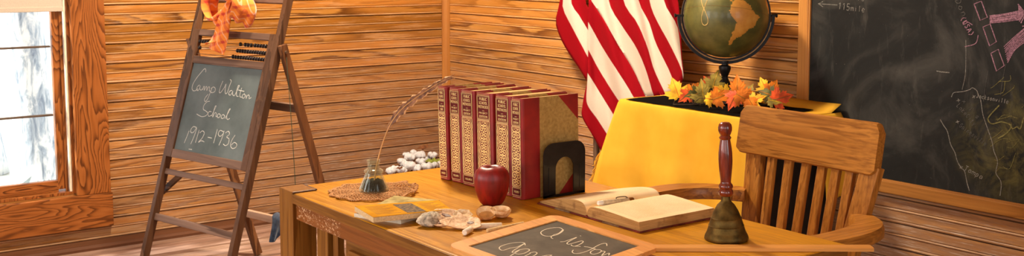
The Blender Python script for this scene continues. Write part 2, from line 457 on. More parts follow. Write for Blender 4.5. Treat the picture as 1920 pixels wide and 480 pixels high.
lw = k.n('ShaderNodeLayerWeight', Blend=0.5); fr = k.math('MULTIPLY_ADD', k.math('POWER', lw.outputs['Facing'], 6.0), 0.6, 0.03); mx = k.n('ShaderNodeMixShader', Fac=fr, i1=tr.outputs[0], i2=g.outputs[0]); k.link(mx.outputs[0], k.out.inputs[0])
M_GLASS = k.m
for z0, z1 in ((0.322, 0.624), (0.632, 0.940), (0.948, 1.256), (1.264, 1.576), (1.584, 1.955)):
    b = BM(); box(b, ((0.354 + gr)/2, YS, (z0 + z1)/2), (gr - 0.354, 0.003, z1 - z0)); obj('pane', b, M_GLASS, win)

# roller shade pulled part of the way down
shade = thing('roller_shade', (0.846, WY + 0.012, 2.0), 0, 'grey-white roller shade pulled down over the top of the window', 'window shade')
M_SHADE = plain('shade_cloth', (196, 182, 164), rough=0.85, var=0.04, scale=200)
b = BM(); grid(b, lambda u, v: Vector((0.285 + 1.112*u, WY + 0.013 + 0.002*math.sin(v*9), 1.118 + v*0.87)), 4, 12); thicken(b, 0.0012)
obj('blind_cloth', b, M_SHADE, shade)
b = BM(); box(b, (0.841, WY + 0.012, 1.116), (1.112, 0.009, 0.022), bev=0.003); obj('hem_bar', b, M_SHADE, shade)
b = BM(); lathe(b, [(0.02, -0.556), (0.02, 0.556)], (0.841, WY + 0.014, 1.985), 20, basis(Vector((0, 1, 0)), Vector((0, 0, 1)), Vector((1, 0, 0)))); obj('roller', b, M_SHADE, shade, smooth='auto')

# outdoors, seen through the old panes
M_BARK = None
k = NT('pale_bark'); co = k.n('ShaderNodeTexCoord').outputs['Object']
mp = k.n('ShaderNodeMapping', Vector=co, Scale=(5, 5, 1.4)); n = k.n('ShaderNodeTexNoise', Vector=mp.outputs[0], Scale=3.0, Detail=8.0, Roughness=0.7, Distortion=0.6)
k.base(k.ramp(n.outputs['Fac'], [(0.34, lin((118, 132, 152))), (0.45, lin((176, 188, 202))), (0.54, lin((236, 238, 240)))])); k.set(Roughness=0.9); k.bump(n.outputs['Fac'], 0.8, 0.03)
M_BARK = k.m
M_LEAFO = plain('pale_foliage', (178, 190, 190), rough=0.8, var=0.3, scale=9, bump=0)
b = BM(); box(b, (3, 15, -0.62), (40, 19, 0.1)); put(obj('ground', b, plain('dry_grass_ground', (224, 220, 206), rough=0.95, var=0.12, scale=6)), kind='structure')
def tree(x, y, r, h, label, lean=0.0, seed=1, fol=40, fr0=0.9):
    rnd = random.Random(seed)
    t = thing('tree', (x, y, -0.57), 0, label, 'tree', 'trees outside the window')
    b = BM(); pts, rr = [], []
    for i in range(14):
        f = i/13; pts.append((x + lean*f*h + 0.05*math.sin(f*7 + seed), y + 0.05*math.cos(f*5), -0.57 + f*h)); rr.append(r*(1.25 - 0.25*min(1, f*6))*(1 - 0.6*f))
    tube(b, pts, rr, 20)
    for i in range(5):
        a = rnd.uniform(0, 6.28); z0 = h*rnd.uniform(0.45, 0.85); p = Vector((x + lean*z0, y, z0 - 0.57))
        q = p + Vector((math.cos(a)*1.1, math.sin(a)*1.1, 0.9)); tube(b, spline([p, p*0.4 + q*0.6 + Vector((0, 0, .1)), q]), [r*0.3*(1 - 0.06*i2) for i2 in range(13)], 8)
    obj('trunk', b, M_BARK, t, smooth=True)
    b = BM()
    for i in range(fol*14):
        a = rnd.uniform(0, 6.28); rad = rnd.uniform(0.15, fr0); z = h*rnd.uniform(0.55, 1.08) - 0.57
        c = Vector((x + lean*z + rad*math.cos(a), y + rad*math.sin(a), z)); d = Vector((rnd.uniform(-1, 1), rnd.uniform(-1, 1), rnd.uniform(-1, 1))).normalized(); e = d.orthogonal().normalized(); s = rnd.uniform(0.04, 0.09)
        b.faces.new([b.verts.new(c + d*s*1.6), b.verts.new(c + e*s*.7), b.verts.new(c - d*s*1.2), b.verts.new(c - e*s*.7)])
    obj('foliage', b, M_LEAFO, t, smooth='keep')
tree(1.96, 8.6, 0.17, 3.6, 'pale grey tree trunk filling the middle of the window panes', 0.02, 1)
tree(2.05, 10.6, 0.13, 3.4, 'thinner pale tree behind the trunk at the left edge of the panes', -0.02, 2)
tree(-1.45, 6.5, 0.08, 3.1, 'unseen leafy tree added outside to dapple the sunlight falling on the floor', 0.0, 7, 14, 0.95)  # never in view, added to break up the sun on the floor
def bush(x, y, r, label, seed):
    rnd = random.Random(seed); b = BM()
    for i in range(1500):
        v = Vector((rnd.gauss(0, 1), rnd.gauss(0, 1), rnd.gauss(0, 1))).normalized()*r*rnd.uniform(0.6, 1.0); v.z = abs(v.z)*1.15
        c = Vector((x, y, -0.57)) + v; d = Vector((rnd.uniform(-1, 1), rnd.uniform(-1, 1), rnd.uniform(-1, 1))).normalized(); e = d.orthogonal().normalized(); s = rnd.uniform(0.025, 0.06)
        b.faces.new([b.verts.new(c + d*s*1.6), b.verts.new(c + e*s*.7), b.verts.new(c - d*s*1.2), b.verts.new(c - e*s*.7)])
    o = obj('bush', b, M_LEAFO, None, smooth='keep'); recenter(o, (x, y, -0.57)); put(o, label, 'bush')
bush(1.74, 7.4, 0.42, 'pale leafy bush low in the window beside the trunk', 5)

# ------------------------------------------------------------------ easel with abacus and chalkboard
EF = Vector((1.450, 4.635, 0.0)); tl = math.radians(17.0)
er = Vector((0.243, -0.970, 0)).normalized(); en = Vector((0.970, 0.243, 0)).normalized()
eg = (en*math.sin(tl) + Vector((0, 0, 1))*math.cos(tl)).normalized(); em = er.cross(eg).normalized()
EM = frame_m(EF, er, eg, em); EMi = EM.inverted()
def epx(x, y, c=0.0):
    """photo point -> (a, b) on the easel's face"""
    p = EMi @ on_plane(x, y, EF + em*c, em); return p.x, p.y
def E3(a, b, c=0.0): return EM @ Vector((a, b, c))
easel = thing('easel', EF, math.atan2(er.y, er.x), 'folding wooden easel with a chalkboard and an abacus standing by the wall', 'easel')
aR = epx(531, 0)[0] + 0.012; aL = 0.013
LW, LD = 0.024, 0.032
def eb(bm, p0, p1, w, t, bev=0.002): return bar(bm, p0, p1, w, t, er, bev)
TOPB = 1.40
for a in (aL, aR):
    b = BM(); bar(b, E3(a, 0.0, -LD/2) - Vector((0, 0, 0)), E3(a, TOPB, -LD/2), LW, LD, er, 0.002)
    obj('leg', b, easelw('Z'), easel)
RAILW = wood('worn_easel_rail', (84, 60, 46), (118, 90, 74), (142, 112, 94), axis='X', ring=8, sc=9, along=0.06, rough=0.55, seed=3.1)
def rail(name, bl, h, t, a0, a1, c=-0.02, mat=None):
    b = BM(); box(b, (0, 0, 0), (a1 - a0, h, t), bev=0.002); b.transform(EM @ Matrix.Translation(((a0 + a1)/2, bl, c))); return obj(name, b, mat or RAILW, easel)
iL, iR = aL + LW/2, aR - LW/2
bt0 = epx(430, 58)[1]; bt1 = epx(430, 70)[1]
rail('top_rail', epx(497, 4)[1] + 0.022, 0.044, 0.02, iL, iR)
rail('lower_rail', epx(365, 332)[1], 0.024, 0.016, iL, iR)
rail('lower_rail', epx(360, 424)[1], 0.030, 0.016, iL, iR)
# panel: stiles, abacus rails, writing board
sw = 0.036
bl_top = epx(430, 124.5)[1]; bl_bot = epx(385, 290)[1]; pb = bl_bot - 0.036; ptop = bt0
for x in (iL + sw/2, iR - sw/2):
    b = BM(); box(b, (x, (pb + ptop)/2, -0.010), (sw, ptop - pb, 0.022), bev=0.003); b.transform(EM); obj('panel_stile', b, easelw('Z'), easel)
bo = bl_top + 0.032
rail('panel_rail', (bt0 + bt1)/2, bt0 - bt1, 0.020, iL + sw, iR - sw, -0.010)
rail('panel_rail', bl_top + 0.016, 0.032, 0.020, iL + sw, iR - sw, -0.010)
rail('panel_rail', bl_bot - 0.018, 0.036, 0.020, iL + sw, iR - sw, -0.010)
k = NT('easel_slate'); co = k.n('ShaderNodeTexCoord').outputs['Object']
n = k.n('ShaderNodeTexNoise', Vector=co, Scale=4.0, Detail=6.0, Roughness=0.6); k.base(k.ramp(n.outputs['Fac'], [(0.3, lin((78, 88, 88))), (0.7, lin((112, 122, 122)))])); k.set(Roughness=0.75); k.b.inputs['Specular IOR Level'].default_value = 0.25
M_ESL = k.m
M_CHALK = plain('chalk_line', (204, 204, 196), rough=0.95, var=0.15, scale=400, bump=0)
b = BM(); box(b, ((iL + iR)/2, (bl_top + bl_bot)/2, -0.012), (iR - iL - 2*sw + 0.006, bl_top - bl_bot + 0.006, 0.008)); b.transform(EM)
eboard = obj('writing_board', b, M_ESL, easel)
CW = [ # handwriting, measured on the photograph
 [(141,64),(141,52),(135,48),(120,64),(96,94),(81,120),(76,140),(82,152),(94,150),(104,142)], [(112,124),(101,134),(98,146),(104,151),(112,140),(115,127),(113,142),(119,149),(126,141)],
 [(126,149),(131,133),(134,133),(134,150),(141,134),(146,134),(146,151),(153,135),(159,136),(158,153),(165,152)],
 [(171,138),(160,166),(148,194),(138,203),(136,190),(152,168)], [(166,142),(177,134),(186,141),(184,155),(172,161),(164,158)],
 [(222,106),(211,133),(205,158),(212,160),(228,138),(237,120),(233,146),(234,165),(243,160),(253,130),(262,106),(256,99)],
 [(265,150),(254,155),(250,167),(257,173),(267,160),(269,153),(268,168),(275,176),(284,162)], [(284,162),(297,136),(300,128),(294,130),(287,158),(288,177),(296,178)],
 [(311,138),(304,163),(303,180),(311,183)], [(296,149),(323,155)], [(325,166),(314,174),(316,187),(324,184),(328,173),(322,167)], [(333,172),(332,189),(335,180),(343,172),(347,178),(346,190),(356,184)],
 [(160,202),(146,205),(132,222),(130,240),(142,248),(150,258),(140,271),(120,274),(98,262)], [(168,252),(158,250),(152,262),(156,273),(168,268)],
 [(168,272),(180,246),(190,225),(184,229),(176,262),(174,277),(184,257),(191,259),(189,274),(197,271)], [(204,260),(196,267),(197,279),(206,277),(210,267),(203,260)],
 [(224,264),(215,271),(216,283),(226,281),(230,271),(223,264)], [(232,284),(246,258),(257,238),(250,244),(240,274),(244,288),(254,283)],
 [(62,342),(52,368),(39,399)], [(97,326),(82,322),(70,338),(72,350),(84,347),(98,328),(88,362),(70,404)], [(110,338),(92,398)], [(113,352),(125,342),(134,352),(124,376),(106,396),(120,389),(134,394)],
 [(151,372),(169,376)], [(196,334),(178,400)], [(224,346),(209,340),(200,356),(208,368),(222,357),(228,342),(217,378),(203,410)],
 [(234,352),(248,344),(253,358),(240,371),(251,380),(248,402),(234,412),(224,404)], [(280,362),(266,384),(258,408),(266,425),(282,421),(288,406),(276,397),(262,409)], [(60,428),(76,430)]]
for i0_, i1_ in ((0, 5), (5, 12), (12, 18), (18, len(CW))):
    b = BM()
    for st in CW[i0_:i1_]:
        P = []
        for x, y in st:
            a, bb = epx(330 + x/2.525, 110 + y/2.525, -0.008); P.append(E3(a, bb, -0.0078))
        tube(b, spline(P, 5), 0.0013, 6, flat=(em, 0.35))
    obj('chalk_word', b, M_CHALK, eboard)
# abacus
M_WIRE = plain('dull_wire', (120, 96, 78), rough=0.4, metal=0.6)
M_BEAD = plain('black_bead', (26, 18, 18), rough=0.35, var=0.2, coat=0.3)
X2 = basis(Vector((0, 1, 0)), Vector((0, 0, 1)), Vector((1, 0, 0)))
rows = [((372, 74.5), (496, 87.5), [372.5, 377, 381.5, 386, 447.5, 456.5, 461.5, 467.5, 474.5, 479.5, 484.5, 489.5, 494.5]),
        ((371, 86.5), (494, 100), [371.5] + [442 + 4.6*i for i in range(12)]),
        ((370, 98.5), (492, 112), [433.5 + 4.75*i for i in range(13)])]
for (x0, y0), (x1, y1), xs in rows:
    bm_ = (epx(x0, y0)[1] + epx(x1, y1)[1])/2
    b = BM(); tube(b, [E3(iL + sw - 0.01, bm_, -0.01), E3(iR - sw + 0.01, bm_, -0.01)], 0.0015, 6); obj('abacus_wire', b, M_WIRE, easel)
    lo, hi = iL + sw + 0.0055, iR - sw - 0.0055
    for x in xs:
        a = min(hi, max(lo, epx(x, y0 + (y1 - y0)*(x - x0)/(x1 - x0))[0]))
        b = BM(); lathe(b, [(0.0016, -0.005), (0.006, -0.0048), (0.0082, -0.0022), (0.0087, 0), (0.0082, 0.0022), (0.006, 0.0048), (0.0016, 0.005)], (0, 0, 0), 14, X2, close=True)
        b.transform(EM @ Matrix.Translation((a, bm_, -0.01))); obj('bead', b, M_BEAD, easel, smooth=True)
# rear legs, stretchers, corner brace, cord
hL, hR = E3(aL - LW - 0.002, epx(346, 80)[1], -0.03), E3(aR + LW + 0.002, epx(346, 80)[1], -0.03)
rearw = wood('rear_leg_wood', (70, 40, 24), (116, 74, 44), (140, 96, 62), axis='Z', ring=6, sc=9, along=0.06, rough=0.5, seed=2.8)
railw = RAILW
fL = Vector((2.03, 4.685, 0.0)); fR = fL + er*(aR - aL + 0.02)
for h, f in ((hL, fL), (hR, fR)):
    d = (h - f).normalized(); b = BM(); bar(b, f + Vector((0, 0, 0.006)), h + d*0.03, 0.022, 0.034, er, 0.002)
    lg = obj('rear_leg', b, rearw, easel)
    b = BM(); lathe(b, [(0.006, -0.018), (0.006, 0.018)], h, 12, basis(eg, em, er)); obj('hinge_pin', b, M_WIRE, lg)
pale = wood('pale_stretcher', (120, 84, 60), (178, 140, 112), (200, 166, 140), axis='X', ring=5, sc=8, along=0.06, rough=0.55, seed=2.2)  # light falling on the lower stretcher is put into its pale colour
for f, w, mt in ((0.24, 0.036, railw), (0.79, 0.036, pale)):
    b = BM(); p, q = hL.lerp(fL, f), hR.lerp(fR, f); bar(b, p, q, w, 0.014, (hL - fL), 0.002); obj('rear_stretcher', b, mt, easel)
b = BM(); p0 = E3(*epx(304, 360, -0.05), -0.05); p1 = E3(*epx(340, 327, -0.05), -0.05); bar(b, p0, p1, 0.026, 0.012, eg.cross(em) + eg, 0.002); obj('corner_brace', b, easelw('X'), easel)
b = BM(); tube(b, spline([hR + Vector((0.0, -0.02, -0.02)), hR + Vector((0.015, -0.03, -0.35)), hR + Vector((0.03, -0.035, -0.8))], 8), 0.0014, 6); obj('cord', b, plain('green_cord', (70, 84, 64), rough=0.8), easel)

# dark blue cloth draped over the rear stretcher
p, q = hL.lerp(fL, 0.79), hR.lerp(fR, 0.79)
pd = (q - p).normalized(); sg = (hL - fL).normalized(); so = pd.cross(sg).normalized()
pc = p + pd*0.262
b = BM()
def drape(u, v):
    w = 0.085*(u - 0.5); t = (v - 0.5)*2
    r_ = 0.024; down = 0.085*max(0, abs(t) - 0.3)/0.7*(1.0 + 0.25*math.sin(3*u + (1 if t > 0 else 0)))
    top = math.cos(min(1, abs(t)/0.3)*PI/2)
    o = so*(r_*(1 if t > 0 else -1)*math.sin(min(1, abs(t)/0.3)*PI/2)*(1 + 0.5*down/0.085*(0.6 + 0.4*math.sin(u*9 + t*2))))
    return pc + pd*(w*(1 - 0.25*abs(t)) + 0.01*math.sin(t*4)) + o + sg*(0.022 + 0.008*top) - Vector((0, 0, 1))*down
grid(b, drape, 16, 24); thicken(b, 0.003)
o = obj('cloth', b, plain('navy_cloth', (44, 58, 78), rough=0.95, var=0.25, scale=60, sheen=0.3), None, smooth='auto'); recenter(o, pc)
put(o, 'dark blue cloth draped over the low rear stretcher of the easel', 'cloth')

# orange plaid bow hanging on the top rail
k = NT('orange_plaid'); co = k.n('ShaderNodeTexCoord').outputs['Object']; sp = k.n('ShaderNodeSeparateXYZ', Vector=co)
u = k.math('FRACT', k.math('MULTIPLY', k.math('ADD', sp.outputs['X'], k.math('MULTIPLY', sp.outputs['Z'], 0.35)), 26.0)); v = k.math('FRACT', k.math('MULTIPLY', k.math('SUBTRACT', sp.outputs['Z'], k.math('MULTIPLY', sp.outputs['X'], 0.3)), 26.0))
s1 = k.math('MULTIPLY', k.math('LESS_THAN', u, 0.28), 0.5); s2 = k.math('MULTIPLY', k.math('LESS_THAN', v, 0.28), 0.5)
c = k.mix(k.math('ADD', s1, s2, clamp=True), lin((246, 138, 34)), lin((200, 58, 30)))
c = k.mix(k.math('MULTIPLY', k.math('LESS_THAN', k.math('ABSOLUTE', k.math('SUBTRACT', u, 0.6)), 0.05), 0.6), c, lin((250, 200, 160)))
k.base(c); k.set(Roughness=0.7); k.b.inputs['Sheen Weight'].default_value = 0.3
k.b.inputs['Transmission Weight'].default_value = 0.0
M_PLAID = k.m
bc = epx(447, -8, 0.034); bow = thing('bow', E3(bc[0], bc[1], 0.034), math.atan2(er.y, er.x), 'orange plaid ribbon bow hanging from the top rail of the easel', 'bow')
def rb(pts, wid, ax=(0, 1, 0), ripple=0.004, nz=3.0, taper=None):
    """ribbon along pts (a, b, c rel. to the bow's middle); wid = widths, ax = width direction"""
    C = spline([Vector(p) for p in pts], 8); n = len(C) - 1; A = Vector(ax).normalized()
    def fn(u, v):
        i = min(n, int(round(u*n))); c = C[i]; d = (C[min(i + 1, n)] - C[max(i - 1, 0)]).normalized()
        s = (A - d*A.dot(d)).normalized(); w = wid[0] + (wid[1] - wid[0])*math.sin(min(1, u*2 if taper is None else u)*PI/2) if taper is None else wid[0] + (wid[1] - wid[0])*u
        if taper is None: w = wid[0] + (wid[1] - wid[0])*math.sin(PI*u)
        q = c + s*(w*(v - 0.5)) + d.cross(s)*(ripple*math.sin(v*PI*nz + u*5))
        return EM @ (q + Vector((bc[0], bc[1], 0.034)))
    b = BM(); grid(b, fn, n, 8); thicken(b, 0.0006); return b
obj('bow_loop', rb([(0, 0, .012), (-.04, .02, .035), (-.10, -.015, .05), (-.112, -.08, .036), (-.08, -.125, .022), (-.028, -.07, .012), (0, 0, .01)], (0.02, 0.105), (0.25, 0.2, 1), .008, 4), M_PLAID, bow, smooth=True)
obj('bow_loop', rb([(0, 0, .012), (.035, .02, .035), (.09, -.005, .05), (.108, -.065, .036), (.075, -.118, .022), (.028, -.065, .012), (0, 0, .01)], (0.02, 0.105), (-0.25, 0.2, 1), .008, 4), M_PLAID, bow, smooth=True)
obj('bow_loop', rb([(0, 0, .018), (-.02, .05, .04), (-.06, .07, .05), (-.09, .03, .04), (-.05, -.02, .03), (0, 0, .02)], (0.02, 0.075), (0.2, 0.2, 1), .007, 4), M_PLAID, bow, smooth=True)
obj('bow_loop', rb([(0, 0, .018), (.02, .05, .04), (.06, .07, .05), (.08, .03, .04), (.05, -.02, .03), (0, 0, .02)], (0.02, 0.075), (-0.2, 0.2, 1), .007, 4), M_PLAID, bow, smooth=True)
obj('bow_tail', rb([(.0, -.01, .022), (-.004, -.06, .034), (-.03, -.12, .03), (-.058, -.17, .022), (-.090, -.195, .018)], (0.04, 0.105), (1, 0.45, 0.3), .006, 2.5, 1), M_PLAID, bow, smooth=True)
obj('bow_tail', rb([(.012, -.01, .03), (.012, -.07, .044), (-.002, -.13, .04), (-.018, -.19, .03), (-.036, -.245, .022)], (0.035, 0.085), (1, 0.1, -0.3), .006, 2.5, 1), M_PLAID, bow, smooth=True)
b = BM(); lathe(b, [(0.001, -.03), (.014, -.026), (.019, 0), (.014, .026), (.001, .03)], (0, 0, 0), 14, basis(Vector((0, 0, 1)), Vector((1, 0, 0)), Vector((0, 1, 0)))); b.transform(EM @ Matrix.Translation((bc[0], bc[1], 0.048))); obj('knot', b, M_PLAID, bow, smooth=True)

# ------------------------------------------------------------------ desk
DX0, DX1, DY0, DY1 = 1.200, 1.900, 1.400, 2.620
desk = thing('desk', (1.55, 2.01, 0), 0, 'golden oak schoolteacher desk with square corner legs and side slats', 'desk')
b = BM(); box(b, ((DX0 + DX1)/2, (DY0 + DY1)/2, DZ - 0.013), (DX1 - DX0, DY1 - DY0, 0.026), bev=0.004); obj('top', b, M_TOP, desk)
for c_, s_, ax_ in (((DX0 - 0.001, (DY0 + DY1)/2 - 0.036, DZ - 0.0135), (0.004, DY1 - DY0 - 0.078, 0.0235), 'Y'), ((DX1, (DY0 + DY1)/2, DZ - 0.0135), (0.003, DY1 - DY0 - 0.01, 0.0235), 'Y'), ((1.55, DY0 - 0.0005, DZ - 0.0135), (DX1 - DX0 - 0.01, 0.004, 0.0235), 'X')):
    b = BM(); box(b, c_, s_, bev=0.001); obj('edge_band', b, oak(ax_, 0.74, 2.5, 0.1), desk)  # thin strips, slab sides coloured darker than its top
for x0, x1 in ((DX0 - 0.003, DX0 + 0.062), (DX1 - 0.062, DX1 + 0.0)):
    for y0, y1 in ((DY1 - 0.075, DY1 + 0.003), (DY0 - 0.0, DY0 + 0.075)):
        far_left = x0 < 1.3 and y0 > 2
        b = BM(); zt = DZ + 0.0035 if far_left else DZ - 0.024
        box(b, ((x0 + x1)/2, (y0 + y1)/2, zt/2), (x1 - x0, y1 - y0, zt), bev=0.0015); obj('leg', b, oak('Z', 0.78, 1.0, 0.0), desk)
b = BM(); box(b, (DX0 + 0.064, DY1 - 0.036, DZ + 0.0012), (0.006, 0.074, 0.003)); box(b, (DX0 + 0.03, DY1 - 0.077, DZ + 0.0012), (0.064, 0.005, 0.003))
obj('inlay', b, plain('dark_joint', (74, 40, 16), rough=0.7), desk)
b = BM(); box(b, (DX0 + 0.018, (DY0 + DY1)/2, 0.714), (0.022, DY1 - DY0 - 0.14, 0.044), bev=0.002); obj('apron', b, M_APRON, desk)
b = BM(); box(b, (DX1 - 0.03, (DY0 + DY1)/2, 0.704), (0.022, DY1 - DY0 - 0.14, 0.064), bev=0.002); obj('apron', b, M_APRON, desk)
for y in (DY0 + 0.03, DY1 - 0.03):
    b = BM(); box(b, (1.55, y, 0.704), (0.58, 0.022, 0.064), bev=0.002); obj('apron', b, oak('X', 0.8, 3.0, 0.1), desk)
for y, w in ((2.42, 0.056), (2.352, 0.024)):
    b = BM(); box(b, (DX0 + 0.024, y, 0.40), (0.018, w, 0.59), bev=0.002); obj('slat', b, oak('Z', 0.76, 4.0, 0.0), desk)
b = BM(); box(b, (DX0 + 0.024, 2.0, 0.11), (0.022, 1.1, 0.05), bev=0.002); obj('stretcher', b, oak('Y', 0.8, 4.0, 0.1), desk)
for y in (DY0 + 0.03, DY1 - 0.03):
    b = BM(); box(b, (1.55, y, 0.11), (0.58, 0.022, 0.05), bev=0.002); obj('stretcher', b, oak('X', 0.8, 4.0, 0.1), desk)
b = BM(); box(b, (DX0 + 0.185, 1.90, 0.415), (0.34, 0.80, 0.55), bev=0.003); ped = obj('pedestal', b, oak('Y', 0.72, 5.0, 0.15), desk)
for z in (0.595, 0.415, 0.235):
    b = BM(); box(b, (DX0 + 0.012, 1.90, z), (0.016, 0.74, 0.155), bev=0.003); d = obj('drawer', b, oak('Y', 0.78, 6.0, 0.2), desk)
    for y in (1.75, 2.05):
        b = BM(); lathe(b, [(0.0, 0.03), (.012, .028), (.015, .02), (.009, .008), (.008, 0)], (DX0 + 0.004, y, z), 16, basis(Vector((0, 1, 0)), Vector((0, 0, 1)), Vector((-1, 0, 0)))); obj('knob', b, oak('X', 0.6, 1.0, 0.3), d, smooth=True)

# ------------------------------------------------------------------ doily, ink bottle, quill
dc = atz(700, 361, DZ); dc.z = DZ
M_LACE = plain('crochet_thread', (188, 138, 90), rough=0.9, var=0.22, scale=260, bump=0.3)
b = BM(); R0 = 0.100
def lace(r, a):
    crumple = max(0, math.cos(a + 0.45))**3*(r/R0)**2
    z = 0.0042 + 0.012*crumple*(0.55 + 0.45*math.sin(a*9 + r*160)) + 0.0012*(r/R0)*math.sin(a*8)
    return Vector((dc.x + r*math.cos(a), dc.y + r*math.sin(a), DZ + z))
for i in range(12):
    r = 0.010 + 0.0079*i; kk = max(8, int(r*2*PI/0.009)); m = kk*6
    pts = [lace(r + 0.0036*math.sin(kk*2*PI*j/m + (PI if i % 2 else 0)), 2*PI*j/m) for j in range(m + 1)]
    tube(b, pts, 0.00115, 5, cap=False)
for i in range(3):
    m = 320; pts = [lace(R0 - 0.002 + 0.002*i + (0.0068 + 0.001*i)*abs(math.sin(8*2*PI*j/m/2*2)), 2*PI*j/m) for j in range(m + 1)]
    tube(b, pts, 0.0016, 5, cap=False)
for j in range(130):
    p = lace(R0 + 0.004 + 0.0088*abs(math.sin(8*2*PI*j/130)), 2*PI*j/130); lathe(b, [(0, -.0022), (.0022, 0), (0, .0022)], p, 6)
for j in range(54):
    a = 2*PI*j/54; tube(b, [lace(0.012 + 0.087*t/10, a + 0.035*math.sin(t)) for t in range(11)], 0.0010, 4, cap=False)
o = obj('doily', b, M_LACE, None, smooth=True); recenter(o, dc); put(o, 'round brown crocheted doily lying under the ink bottle', 'doily')

ic = atz(701, 358, DZ + 0.004); bottle = thing('ink_bottle', (ic.x, ic.y, DZ + 0.004), 0, 'old conical glass ink bottle with dark dried ink standing on the doily', 'ink bottle')
k = NT('old_glass'); lw = k.n('ShaderNodeLayerWeight', Blend=0.5); tr = k.n('ShaderNodeBsdfTransparent', Color=(0.93, 0.96, 0.92, 1)); gl = k.n('ShaderNodeBsdfGlossy', Roughness=0.04, Color=(0.95, 1, 0.95, 1)); df = k.n('ShaderNodeBsdfDiffuse', Color=lin((206, 202, 176)))
ed = k.n('ShaderNodeMixShader', Fac=0.6, i1=gl.outputs[0], i2=df.outputs[0]); mx = k.n('ShaderNodeMixShader', Fac=k.math('MULTIPLY_ADD', k.math('POWER', lw.outputs['Facing'], 2.4), 0.85, 0.035), i1=tr.outputs[0], i2=ed.outputs[0]); k.link(mx.outputs[0], k.out.inputs[0]); M_BGL = k.m
b = BM()
outer = [(0.0, 0.001), (.034, .0), (.0372, .003), (.0368, .008), (.0212, .044), (.0205, .047), (.0238, .049), (.0240, .053), (.0205, .0555), (.0150, .057), (.0146, .073), (.0165, .0745), (.0168, .0785), (.0150, .0800)]
inner = [(.0118, .0795), (.0116, .057), (.0170, .048), (.0180, .043), (.0325, .0085), (.030, .005), (0, .005)]
lathe(b, outer + inner, (ic.x, ic.y, DZ + 0.004), 40, close=False); obj('glass_body', b, M_BGL, bottle, smooth='auto')
b = BM(); prof = [(0, .0056), (.0295, .0056), (.0322, .009), (.0240, .0275), (.018, .028), (.008, .027), (0, .0285)]
lathe(b, prof, (ic.x, ic.y, DZ + 0.004), 32)
for v in b.verts:
    d = Vector((v.co.x - ic.x, v.co.y - ic.y, 0)); h = v.co.z - DZ
    v.co.z += (0.005 if h > 0.025 else 0.0)*mnoise.noise(v.co*220); q_ = 1 - 0.10*max(0, mnoise.noise(v.co*260)); v.co.x = ic.x + d.x*q_; v.co.y = ic.y + d.y*q_
obj('dried_ink', b, plain('dried_ink', (26, 23, 18), rough=0.9, var=0.9, scale=170, spec=0.1, bump=0.4), bottle, smooth=True)

nf = Vector((math.cos(YAW), math.sin(YAW), 0))
qn = (nf + Vector((0, 0, -0.0))).normalized()
qpx = [(702, 338), (706, 312), (712, 287), (722, 256), (735, 228), (753, 205), (775, 187), (800, 170), (824, 155), (846, 145)]
Q = spline([on_plane(x, y, (ic.x, ic.y, 0), qn) + Vector((0, 0, 0)) for x, y in qpx], 8)
quill = thing('quill_pen', Q[0], 0, 'brown feather quill pen standing in the ink bottle', 'quill')
b = BM(); tube(b, Q, [0.0022*(1 - 0.75*i/(len(Q) - 1)) for i in range(len(Q))], 8); obj('shaft', b, plain('quill_shaft', (206, 156, 96), rough=0.4, var=0.1), quill, smooth=True)
k = NT('feather_vane'); co = k.n('ShaderNodeTexCoord').outputs['Object']; n = k.n('ShaderNodeTexNoise', Vector=co, Scale=90.0, Detail=4.0)
k.base(k.ramp(n.outputs['Fac'], [(0.35, lin((92, 54, 32))), (0.65, lin((160, 108, 72)))])); k.set(Roughness=0.6); k.b.inputs['Transmission Weight'].default_value = 0.0; k.b.inputs['Subsurface Weight'].default_value = 0.0; M_VANE = k.m
M_VTIP = plain('feather_edge', (206, 158, 110), rough=0.6, var=0.15, scale=120)
i0 = 24; QV = Q[i0:]; nv_ = len(QV) - 1
for sgn, tilt in ((1, 0.45), (-1, -0.6)):
    def vane(u, v):
        f = u*nv_; i = min(nv_ - 1, int(f)); t = f - i; c = QV[i].lerp(QV[i + 1], t); d = (QV[min(i + 1, nv_)] - QV[max(i - 1, 0)]).normalized()
        s = (d.cross(qn)*sgn*-1); s = (s - d*s.dot(d)).normalized()
        w = 0.0130*min(1, u*5 + 0.05)*(1 - 0.62*u**2.2)*(1 + 0.22*math.sin(u*46 + sgn) + 0.14*math.sin(u*97))
        if sgn < 0: w *= 0.8
        q = s*math.cos(tilt) + qn*math.sin(tilt)*-1
        return c + q*(w*v) + d*(0.012*v*v) + qn*0.0015*math.sin(u*60)*v
    b = BM(); grid(b, vane, 90, 5, lambda u, v: 1 if v > 0.78 else 0); thicken(b, 0.0004); obj('vane', b, [M_VANE, M_VTIP], quill, smooth=True)

# ------------------------------------------------------------------ old booklets
def quad_slab(bm, px, z0, h, zpx=None):
    P = [atz(x, y, zpx if zpx else z0 + h) for x, y in px]
    prism(bm, [(p.x, p.y) for p in P], h, Matrix.Translation((0, 0, z0))); return P
M_PAPERC = plain('cream_sheets', (214, 186, 140), rough=0.9, var=0.1, scale=300)
M_WHITEP = plain('white_sheets', (224, 214, 190), rough=0.9, var=0.06, scale=200)
def booklet(label, px, z0, h, cover, edge, loc_px):
    c = atz(*loc_px, z0); t = thing('booklet', (c.x, c.y, z0), 0, label, 'booklet', 'old booklets stacked by the doily')
    b = BM(); P = quad_slab(b, px, z0, h - 0.0012, z0 + h); obj('pages', b, edge, t)
    b = BM(); quad_slab(b, px, z0 + h - 0.0012, 0.0012, z0 + h); cv = obj('front_cover', b, cover, t); return t, cv, P
booklet('white booklet at the bottom of the stack of old booklets', [(664, 400), (752, 385), (800, 398), (752, 413)], DZ, 0.0085, M_WHITEP, M_WHITEP, (720, 405))
